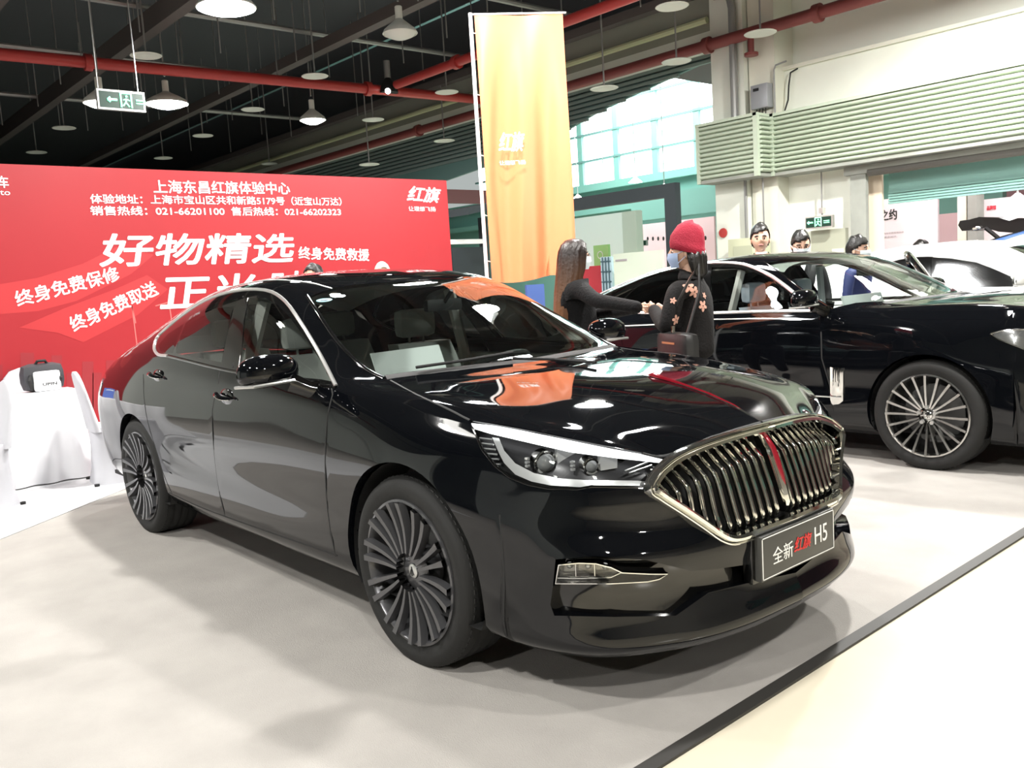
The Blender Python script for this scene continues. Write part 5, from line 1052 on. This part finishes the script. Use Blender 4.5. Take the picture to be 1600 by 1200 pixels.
for q, n in (((1415, 312), 'bright lamp over the pale pink display wall'), ((1590, 312), 'bright lamp at the right picture edge over the display wall'), ((1592, 277), 'upper lamp at the right picture edge in the next hall')):
    p = on(*q, 1, 12.6); t = thing('flood_lamp', n, 'lamp', tuple(p)); MB().lathe([(.03, .1), (.14, 0), (.001, -.03)], 2, 16).make('bowl', LAMPG, t); MB().tube([(0, 0, .08), (0, 0, 4.9-p[2])], .015, 5).make('rod', STEEL, t)
for k in range(5):
    b = MB(); z = 3.1+.22*k; b.tube([(-4.5, 11.5+.9*k, z), (12, 11.5+.9*k, z)], .035, 6); struct(b.make('next_hall_pipe', PIPER if k % 2 == 0 else STEEL))
# through the gap left of the column
t, o = board('display_wall', 'white booth wall inside the black display frame behind the two women', 'display wall', (872, 345), (998, 345), 12, WBD)
t, o = board('display_wall', 'pink lit booth wall with a row of dark dots beside the red beanie', 'display wall', (995, 352), (1116, 352), 13.5, PINK); b = MB()
for k in range(12):
    p = on(1012+8.2*k, 373-.1*k, 1, 13.4)-o; b.ball(p, (.03, .02, .05), 6)
b.make('dots', MATTK, t)['kind'] = 'stuff'
struct(box('wall_gap_lintel', tuple(on(985, 300, 1, 14)*(1, 1, 0)+(0, 0, 2.72)), tuple(on(1130, 300, 1, 14)*(1, 1, 0)+(0, .1, 3.3)), TEAL)); struct(box('column_teal_hall', tuple(on(972, 345, 1, 11.5)*(1, 1, 0)), tuple(on(994, 345, 1, 11.5)*(1, 1, 0)+(0, .2, 2.75)), mat('pale_column', (.60, .66, .60), .7)))
t, o = board('roll_up_banner', 'light green roll-up banner behind the long-haired woman', 'banner', (927, 384), (950, 384), 10, mat('green_banner', (.33, .62, .22), .6)); MB().lathe([(.06, -.012), (.075, -.012)], 1, 16, (.18, 0, 1.85)).make('leaf_mark', WHITE, t)
t, o = board('light_box', 'wide pale green-white counter board between the two women', 'counter', (958, 397), (1034, 397), 8.2, mat('pale_lime', (.72, .80, .66), .5)); MB().box((.05, -.01, 1.66), (.3, 0, 1.69)).make('print_line', GRY, t, smooth=False)
t, o = board('metal_rack', 'light blue leaflet rack left of the pale counter board', 'rack', (938, 402), (955, 402), 8.4, mat('rack_blue', (.55, .72, .80), .5)); b = MB()
for k in range(3): b.tube([(.06+.07*k, -.02, .8), (.06+.07*k, -.02, 1.75)], .012, 5)
for k in range(5): b.tube([(.02, -.02, 1.0+.17*k), (.24, -.02, 1.0+.17*k)], .01, 5)
b.make('rack_wires', mat('rack_dark', (.06, .12, .15), .5), t)['kind'] = 'stuff'
t, o = board('red_counter', 'low red counter behind the long-haired woman', 'counter', (895, 418), (945, 418), 9.5, mat('red_counter_paint', (.62, .05, .07), .5))
# black display frame
t = thing('display_frame', 'large square black display frame standing behind the long-haired woman', 'frame', (-7.66, 7.5, 0)); w_ = 2.42; fr = mat('frame_black', (.016, .024, .028), .5)
b = MB(); b.box((0, 0, 0), (.20, .12, 2.50)); b.make('post', fr, t, smooth=False); b = MB(); b.box((w_-.2, 0, 0), (w_, .12, 2.50)); b.make('post', fr, t, smooth=False); b = MB(); b.box((0, 0, 2.50), (w_, .12, 2.69)); b.make('top_rail', fr, t, smooth=False)
t = thing('black_booth', 'black booth stand between the red backdrop and the tall banner', 'booth', (-8.0, 5.5, 0)); MB().box((0, 0, 0), (.1, .62, 2.0)).make('side_panel', fr, t, smooth=False); MB().box((0, .62, 0), (.1, .72, 2.45)).make('post', fr, t, smooth=False); MB().prism([(0, -.2, 2.42), (0, .9, 2.62), (0, .9, 2.70), (0, -.2, 2.52)], (.8, 0, 0)).make('canopy', fr, t, smooth=False); MB().box((.01, -.1, 2.05), (.11, .6, 2.12)).make('light_strip', WBD, t, smooth=False)
struct(box('trim_7', (-9.0, 4.2, 2.78), (-8.9, 7.5, 3.0), mat('maroon_beam', (.12, .05, .05), .6)))
t = thing('blue_poster', 'small blue and white poster just below the tall banner', 'poster', tuple(on(842, 450, 0, -4.2)*(1, 1, 0))); z_ = float(on(842, 450, 0, -4.2)[2]); MB().box((0, -.2, 0), (.03, .05, z_+.04)).make('panel', mat('poster_blue', (.05, .10, .30), .5), t, smooth=False)

# ------------------------------------------------------------------ people
SKIN = mat('skin', (.62, .38, .27), .5, noise=.04, nscale=20); HAIRK = mat('black_hair', (.008, .007, .006), .35, bump=.4, bscale=60); HAIRG = mat('grey_hair', (.42, .39, .33), .5); EYEW = mat('eye_white', (.7, .7, .68), .3); EYEK = mat('eye_dark', (.01, .008, .007), .2)
LIP = mat('lips', (.45, .17, .15), .45); MASKB = mat('blue_mask', (.36, .46, .66), .7); MASKW = mat('white_mask', (.72, .80, .82), .7)
def skin_mesh(P, E, R, sub=2):
    me = bpy.data.meshes.new('tmp'); me.from_pydata([tuple(p) for p in P], E, []); o = bpy.data.objects.new('tmp', me); COL.objects.link(o)
    m = o.modifiers.new('s', 'SKIN'); m.use_smooth_shade = True; m2 = o.modifiers.new('u', 'SUBSURF'); m2.levels = sub
    if not me.skin_vertices: me.attributes  # the modifier adds the layer
    bm = bmesh.new(); bm.from_mesh(me); ly = bm.verts.layers.skin.verify()
    for i, v in enumerate(bm.verts): r = R[i]; v[ly].radius = (r, r) if not hasattr(r, '__len__') else r; v[ly].use_root = (i == 0)
    bm.to_mesh(me); bm.free(); dg = bpy.context.evaluated_depsgraph_get(); dg.update(); ev = o.evaluated_get(dg).to_mesh()
    V = [v.co[:] for v in ev.vertices]; F = [tuple(p.vertices) for p in ev.polygons]; bpy.data.objects.remove(o); return V, F
def head_mesh(n=28):
    V, F = [], []
    b = MB().ball((0, 0, 0), 1, n); out = []
    for x, y, z in b.V:
        X, Y, Z = x*.098, y*.076, z*.120
        if z < 0: Y *= 1-.34*min(1, -z)**1.3*(1 if x > -.3 else .5); X = X*(1-.10*z*z) if x > 0 else X*(1+.25*z)
        if x > 0:
            X += .020*math.exp(-((y/.13)**2)-((z+.12)/.14)**2) + .007*math.exp(-((y/.10)**2)-((z-.05)/.18)**2)
            for s_ in (-1, 1): X -= .012*math.exp(-(((y-s_*.40)/.16)**2)-((z-.03)/.11)**2); X += .004*math.exp(-(((y-s_*.4)/.25)**2)-((z-.2)/.08)**2); X += .004*math.exp(-(((y-s_*.55)/.2)**2)-((z+.2)/.2)**2)
            X += .006*math.exp(-((y/.28)**2)-((z+.43)/.07)**2) - .004*math.exp(-((y/.3)**2)-((z+.56)/.06)**2) + .010*math.exp(-((y/.3)**2)-((z+.78)/.14)**2)
        out.append((X, Y, Z))
    b.V = out
    for s_ in (-1, 1): b.ball((-.008, s_*.078, -.012), (.016, .008, .030), 10)
    return b
def hand(b, w, d, side, up_=(0, 0, 1), curl=.6, k=1.):
    "hand mesh from the wrist point along direction d; returns nothing, adds to b"
    w = np.array(w, float); d = np.array(d, float); d /= np.linalg.norm(d); u = np.array(up_, float); u = u-d*(u@d); u /= np.linalg.norm(u)+1e-9; s_ = np.cross(d, u)*side
    P = [w, w+d*.03*k, w+d*.085*k]; E = [(0, 1), (1, 2)]; R = [(.020*k, .026*k), (.018*k, .034*k), (.014*k, .038*k)]
    V, F = skin_mesh(P, E, R, 1); b.add(V, F)
    for i, (o_, L) in enumerate(((-.028, .062), (-.010, .074), (.010, .070), (.028, .056))):
        q = w+d*.075*k+s_*o_*k; P = [q]; a = 0
        for j, l in enumerate((.35, .38, .27)): a += curl*(.5 if j == 0 else 1); dd = d*math.cos(a)-u*math.sin(a); P.append(P[-1]+dd*L*l*1.25*k)
        V, F = skin_mesh(P, [(0, 1), (1, 2), (2, 3)], [.009*k, .009*k, .0082*k, .007*k], 1); b.add(V, F)
    q = w+d*.025*k-s_*.024*k; P = [q, q-s_*.026*k+d*.026*k-u*.008, q-s_*.030*k+d*.056*k-u*.02]; V, F = skin_mesh(P, [(0, 1), (1, 2)], [.012*k, .010*k, .008*k], 1); b.add(V, F)
def rotz(P, a, c=(0, 0, 0)):
    P = np.array(P, float)-c; R = np.array([[math.cos(a), -math.sin(a), 0], [math.sin(a), math.cos(a), 0], [0, 0, 1]]); return P@R.T+c
def person(label, x, y, rz, h=1.72, top=None, legs=None, shoe=MATTK, hair='short', hairm=HAIRK, hs=1., arms=None, mask=None, glasses=False, head_turn=0., head_pitch=0., female=False, shirt=None, tie=None, bulk=1.):
    k = h/1.75; t = thing('person', label, 'person', (x, y, 0), rz); sw = .165 if female else .19; b_ = bulk
    AR = {1: [(0, sw, 1.405), (-.02, sw+.07, 1.13), (.06, sw+.06, .90)], -1: [(0, -sw, 1.405), (-.02, -sw-.07, 1.13), (.06, -sw-.06, .90)]}
    if arms: AR.update(arms)
    # clothes: jacket or coat
    P = [(0, 0, .90), (0, 0, 1.03), (0, 0, 1.18), (-.005, 0, 1.32), (-.015, 0, 1.42), (-.01, 0, 1.47)]; E = [(0, 1), (1, 2), (2, 3), (3, 4), (4, 5)]; R = [(.165*b_, .125*b_), (.15*b_, .115*b_), (.155*b_, .115*b_), (.17*b_, .12*b_), (.12*b_, .085*b_), (.066, .062)]
    for s_ in (1, -1):
        a = AR[s_]; i = len(P); P += [(0, s_*sw*.55, 1.385), a[0], a[1], a[2]]; E += [(3, i), (i, i+1), (i+1, i+2), (i+2, i+3)]; R += [(.085*b_, .085*b_), (.064*b_, .064*b_), (.052*b_, .052*b_), (.040*b_, .040*b_)]
    if female: P.append((-.03, 0, 1.50)); E.append((5, len(P)-1)); R.append((.085, .085)); R[5] = (.095, .085)
    V, F = skin_mesh(np.array(P)*k, E, [tuple(np.array(r)*k) for r in R]); coat = mesh('jacket' if not female else 'coat', V, F, top, t)
    P = [(0, 0, .93), (0, .10, .84), (.01, .11, .50), (-.02, .12, .12), (0, -.10, .84), (.01, -.11, .50), (-.02, -.12, .12)]; E = [(0, 1), (1, 2), (2, 3), (0, 4), (4, 5), (5, 6)]
    V, F = skin_mesh(np.array(P)*k, E, [tuple(np.array(r)*k) for r in ((.12, .14), (.095, .095), (.068, .068), (.050, .050), (.095, .095), (.068, .068), (.050, .050))]); mesh('trousers', V, F, legs or top, t)
    b = MB()
    for s_ in (1, -1): V, F = skin_mesh(np.array([(-.05, s_*.12, .05), (.05, s_*.125, .045), (.15, s_*.13, .035)])*k, [(0, 1), (1, 2)], [(.042, .05), (.044, .042), (.038, .03)], 1); b.add([(v[0], v[1], max(.0, v[2])) for v in V], F)
    b.make('shoes', shoe, t)['kind'] = 'stuff'
    # body: neck, head and hands
    b = MB(); hc = np.array([.012, 0, 1.628])*k; hb = head_mesh()
    cp, sp = math.cos(head_pitch), math.sin(head_pitch)
    def hx(P): P = np.array(P, float)*k*hs; P = np.stack([P[:, 0]*cp+P[:, 2]*sp, P[:, 1], -P[:, 0]*sp+P[:, 2]*cp], 1); return rotz(P, head_turn)+hc
    b.add(hx(hb.V), hb.F); V, F = skin_mesh(np.array([(-.015, 0, 1.40), (-.012, 0, 1.50), (.0, 0, 1.58)])*k, [(0, 1), (1, 2)], [.062*k, .054*k, .052*k], 1); b.add(V, F)
    for s_ in (1, -1):
        a = [np.array(p)*k for p in AR[s_]]; d = a[2]-a[1]; hand(b, a[2]+d/np.linalg.norm(d)*.01, d, s_, curl=.35, k=k*(.9 if female else 1))
    body = b.make('body', SKIN, t, sharp=180)
    def fpart(fn, name, m): q = MB(); fn(q); q.V = [tuple(v) for v in hx(q.V)]; return q.make(name, m, body, sharp=70)
    fpart(lambda q: [q.ball((.083, s_*.031, .004), (.008, .0105, .004), 8) for s_ in (1, -1)], 'eyes', EYEW)['kind'] = 'stuff'
    fpart(lambda q: [q.ball((.0905, s_*.031, .003), (.004, .0065, .0065), 8) for s_ in (1, -1)], 'pupils', EYEK)['kind'] = 'stuff'
    fpart(lambda q: [q.tube([(.091, s_*.014, .024), (.091, s_*.034, .029), (.080, s_*.052, .022)], .005, 6) for s_ in (1, -1)], 'eyebrows', hairm)['kind'] = 'stuff'
    if not mask: fpart(lambda q: q.ball((.094, 0, -.052), (.008, .024, .007), 10), 'lips', LIP)
    if mask:
        def mk(q):
            for i in range(9):
                for j in range(9):
                    a = (i/8-.5)*2.3; z = -.005-.095*j/8; r = .100-.010*abs(j/8-.4)+.022*math.exp(-(a/.5)**2)*(1-abs(j/8-.35)); q.V.append((r*math.cos(a)*(1-.10*j/8)+.008, r*.82*math.sin(a)*(1-.30*(j/8)**2), z))
            q.F += [(i*9+j, i*9+j+1, (i+1)*9+j+1, (i+1)*9+j) for i in range(8) for j in range(8)]
            for s_ in (1, -1): q.tube([(.045, s_*.078, -.01), (-.005, s_*.086, .01)], .002, 5); q.tube([(.045, s_*.068, -.07), (-.005, s_*.084, -.03)], .002, 5)
        fpart(mk, 'mask', mask)
    if glasses:
        def gl(q):
            for s_ in (1, -1): q.tube([(.102, s_*.032+.022*math.cos(2*pi*i/14), .002+.016*math.sin(2*pi*i/14)) for i in range(15)], .0018, 5, cap=False); q.tube([(.10, s_*.054, .006), (.0, s_*.082, .01)], .0018, 5)
            q.tube([(.104, .010, .004), (.104, -.010, .004)], .002, 5)
        fpart(gl, 'glasses', MATTK)
    n = 26
    if hair in ('short', 'bald'):
        hb = MB().ball((0, 0, 0), 1, n); V = []; rr = random.Random(int(x*100))
        keep = lambda v: (v[2] > .42+.20*v[1]) if v[0] > .30 else (v[2] > np.interp(v[0], [-.5, -.2, .0, .12, .3], [-.6, -.25, .05, .0, .36]))
        for v in hb.V:
            s_ = 1.07+.05*math.sin(9*v[0]+5*v[1])*max(0, v[2])+.04*rr.random()+.11*max(0, v[2]); V.append((v[0]*.098*s_-.004, v[1]*.078*s_, v[2]*.120*s_+.002))
        F = [f for f in hb.F if sum(keep(hb.V[i]) for i in f) >= len(f)-1]
        if hair == 'bald': F = [f for f in F if np.mean([hb.V[i][2] for i in f]) < .75]
        q = MB(); q.V = V; q.F = F; q.V = [tuple(v) for v in hx(q.V)]; o = q.make('hair', hairm, body, sharp=180)
        o.modifiers.new('thick', 'SOLIDIFY').thickness = .008
    if hair == 'long':
        q = MB(); K = 48; rows = []
        for (z, rx, ry, cx_) in ((.122, .012, .012, -.005), (.112, .058, .048, -.005), (.085, .086, .070, -.006), (.04, .100, .086, -.012), (-.02, .104, .092, -.020), (-.09, .104, .098, -.03), (-.17, .094, .098, -.050), (-.27, .080, .102, -.080), (-.38, .065, .102, -.105), (-.48, .055, .095, -.115), (-.56, .04, .08, -.12), (-.60, .02, .05, -.12)):
            for j in range(K):
                a = .62+(2*pi-1.24)*j/(K-1) if z < .07 else 2*pi*j/(K-1); f = 1+.035*math.sin(17*a+z*9)+.02*math.sin(41*a+z*30); q.V.append((cx_+rx*math.cos(a)*f, ry*math.sin(a)*f, z))
        R_ = 12; q.F = [(i*K+j, i*K+j+1, (i+1)*K+j+1, (i+1)*K+j) for i in range(R_-1) for j in range(K-1)]
        q.V = [tuple(v) for v in hx(q.V)]; o = q.make('hair', hairm, body, sharp=180); o.modifiers.new('thick', 'SOLIDIFY').thickness = .012
    if hair == 'hat':
        q = MB(); K = 40
        for (z, r, cx_) in ((.178, .006, -.055), (.172, .045, -.045), (.148, .078, -.032), (.11, .098, -.022), (.07, .108, -.014), (.035, .110, -.010), (.028, .113, -.010), (-.012, .112, -.012), (-.016, .104, -.012)):
            for j in range(K): a = 2*pi*j/K; f = 1+.012*math.sin(20*a); q.V.append((cx_+r*math.cos(a)*1.02*f, r*.88*math.sin(a)*f, z+.012+.03*math.cos(a)*(1 if z < .1 else .5)))
        q.F = [(i*K+j, i*K+(j+1) % K, (i+1)*K+(j+1) % K, (i+1)*K+j) for i in range(8) for j in range(K)]
        q.V = [tuple(v) for v in hx(q.V)]; q.make('beanie', mat('crimson_knit', (.33, .008, .03), .8, bump=.5, bscale=120), body, sharp=180)
        q = MB(); K = 30
        for (z, rx, ry, cx_) in ((-.005, .092, .080, -.02), (-.04, .094, .084, -.026), (-.09, .086, .080, -.035), (-.14, .07, .07, -.05), (-.17, .04, .05, -.055)):
            for j in range(K): a = 1.45+(2*pi-2.9)*j/(K-1); f = 1+.05*math.sin(15*a); q.V.append((cx_+rx*math.cos(a)*f, ry*math.sin(a)*f, z))
        q.F = [(i*K+j, i*K+j+1, (i+1)*K+j+1, (i+1)*K+j) for i in range(4) for j in range(K-1)]; q.V = [tuple(v) for v in hx(q.V)]; o = q.make('hair', hairm, body, sharp=180); o.modifiers.new('thick', 'SOLIDIFY').thickness = .012
    if shirt:
        b = MB(); b.prism(np.array([(.095, -.035, 1.455), (.118, 0, 1.36), (.095, .035, 1.455), (.06, .055, 1.50), (.06, -.055, 1.50)])*k, np.array([.022, 0, 0])*k); b.make('shirt', shirt, t, smooth=False)
        b = MB()
        for s_ in (1, -1): b.prism(np.array([(.130, s_*.004, 1.24), (.133, s_*.045, 1.32), (.108, s_*.09, 1.44), (.075, s_*.07, 1.50), (.108, s_*.035, 1.44)])*k, np.array([.012, 0, 0])*k)
        b.make('lapels', top, t, smooth=False)
    return t, coat, body
SUIT = mat('black_suit', (.010, .010, .012), .75); NAVY = mat('navy_suit', (.015, .025, .12), .7); COATK = mat('black_wool', (.0035, .0035, .004), .85, bump=.7, bscale=60, spec=.3); FLCOAT = mat('black_knit_coat', (.006, .005, .005), .85, bump=.5, bscale=80, spec=.3)
BROWN = mat('brown_long_hair', (.030, .014, .009), .38, bump=.4, bscale=50)
nt = BROWN.node_tree; tc = nt.nodes.new('ShaderNodeTexCoord'); sx = nt.nodes.new('ShaderNodeSeparateXYZ'); cr = nt.nodes.new('ShaderNodeValToRGB'); mr = nt.nodes.new('ShaderNodeMapRange')
mr.inputs[1].default_value = 1.1; mr.inputs[2].default_value = 1.6; nt.links.new(tc.outputs['Object'], sx.inputs[0]); nt.links.new(sx.outputs[2], mr.inputs[0]); nt.links.new(mr.outputs[0], cr.inputs[0])
cr.color_ramp.elements[0].color = (.20, .09, .04, 1); cr.color_ramp.elements[1].color = (.012, .006, .005, 1); nt.links.new(cr.outputs[0], nt.nodes['Principled BSDF'].inputs['Base Color'])
# woman with long hair, right arm reaching forward to the other woman
rz1 = math.radians(50); L1 = np.array([-1.86, 1.95, 0])
def loc(p, base, rz, k): q = np.array(p, float)-base; return tuple(rotz([q], -rz)[0]/k)
k1 = 1.70/1.75; hpt = np.array([-1.14, 1.84, 1.20])
w1, c1, b1 = person('woman in black coat with long brown hair, glasses and mask, reaching out one arm', L1[0], L1[1], rz1, 1.70, COATK, COATK, hair='long', hairm=BROWN, female=True, glasses=True, mask=MASKW, bulk=1.12, head_turn=.1,
   arms={-1: [(.02, -.17, 1.385), loc(L1+np.array([.32, -.13, 1.26])*(1, 1, 1), L1, rz1, k1), loc(hpt, L1, rz1, k1)], 1: [(.02, .17, 1.385), (.12, .24, 1.16), loc(hpt+(-.10, .10, .0), L1, rz1, k1)]})
rz2 = math.radians(196); L2 = np.array([-.70, 1.78, 0]); k2 = 1.66/1.75
w2, c2, b2 = person('woman in crimson beanie, blue mask and black floral coat with a leather shoulder bag', L2[0], L2[1], rz2, 1.66, FLCOAT, mat('dark_skirt', (.012, .012, .013), .35), hair='hat', hairm=HAIRK, female=True, mask=MASKB, bulk=1.1, head_turn=.28,
   arms={1: [(.02, .17, 1.385), (.06, .26, 1.14), loc((-.98, 1.76, 1.20), L2, rz2, k2)], -1: [(.02, -.17, 1.385), (.10, -.23, 1.14), loc((-.97, 1.88, 1.17), L2, rz2, k2)]})
# flowers printed on the coat
me = c2.data; bv = BVHTree.FromPolygons([tuple(rotz([v.co[:]], rz2)[0]+L2) for v in me.vertices], [tuple(p.vertices) for p in me.polygons]); PET = mat('pink_petal', (.60, .33, .25), .7)
fb = MB()
for (u_, v_, r_, a0) in ((1076, 448, .040, .3), (1085, 456, .036, 1.2), (1083, 420, .028, .8), (1101, 432, .026, .1), (1056, 500, .030, .5), (1098, 478, .034, .9), (1052, 470, .02, 0), (1100, 462, .02, 1)):
    o_, d_ = ray(u_, v_); h_ = bv.ray_cast(Vector(o_), Vector(d_))
    if h_[0] is None: continue
    p = np.array(h_[0]); n_ = np.array(h_[1]); X = np.cross((0, 0, 1.), n_); X /= np.linalg.norm(X); Y = np.cross(n_, X)
    for q in range(5):
        a = a0+2*pi*q/5; c = p+(X*math.cos(a)+Y*math.sin(a))*r_*.6; P = []
        for j in range(8):
            b = 2*pi*j/8; w = c+(X*math.cos(a)+Y*math.sin(a))*r_*.5*math.cos(b)+(-X*math.sin(a)+Y*math.cos(a))*r_*.30*math.sin(b)
            h2 = bv.find_nearest(Vector(w)); P.append(np.array(h2[0])+np.array(h2[1])*.003)
        fb.prism(rotz(np.array(P)-L2, -rz2), (0, 0, .0008))
o = fb.make('flower_print', PET, c2, smooth=False); o['kind'] = 'stuff'
# leather bag on her hip
t = thing('shoulder_bag', 'black leather shoulder bag hanging behind the woman in the crimson beanie', 'bag', (-.58, 1.49, .80), math.radians(-25)); LEA = mat('black_leather', (.022, .022, .022), .28, bump=.3, bscale=8)
MB().box((-.20, -.05, -.06), (.20, .05, .27), .045).make('bag_body', LEA, t); MB().tube([(-.13, 0, .25), (-.08, .04, .42), (.0, .10, .58), (.04, .14, .66), (.07, .12, .5), (.12, 0, .25)], .009, 6).make('strap', LEA, t); MB().box((-.10, -.052, .20), (.06, -.046, .212)).make('flap_edge', mat('tan_edge', (.45, .16, .07), .5), t, smooth=False); MB().tube([(.05, -.05, .31), (.05, -.05, .27)], .012, 8).make('ring', CHROME, t)
def man(label, px, y, rz, **kw):
    p = on(px[0], px[1]-(4 if y > 8 else 0), 1, y); return person(label, p[0], y, rz, p[2]-.03, hs=1.13, **kw)
man('man with neat black hair in black suit and white shirt behind the rear saloon', (1187, 350), 5.45, math.radians(-52), top=SUIT, shirt=WHITE, head_turn=-.05)
man('man with glasses and light blue mask looking down behind the rear saloon', (1250, 360), 5.5, math.radians(-48), top=SUIT, mask=MASKW, glasses=True, head_pitch=.25, shirt=WHITE)
man('man in navy suit and white mask standing by the open car door', (1338, 368), 5.75, math.radians(8), top=NAVY, mask=MASKW, shirt=WHITE)
man('person with short black hair mostly hidden behind the white car', (1440, 379), 8.8, math.radians(-150), top=SUIT)
p = on(490, 413, 0, -5.2); person('person with black hair whose head just shows over the nearest saloon roof', -5.2, p[1], math.radians(-100), p[2]-.01, top=SUIT)
p = on(597, 411, 0, -5.2); person('grey-haired person whose head just shows over the nearest saloon roof', -5.2, p[1], math.radians(-60), p[2]-.01, top=SUIT, hairm=HAIRG, hair='short')
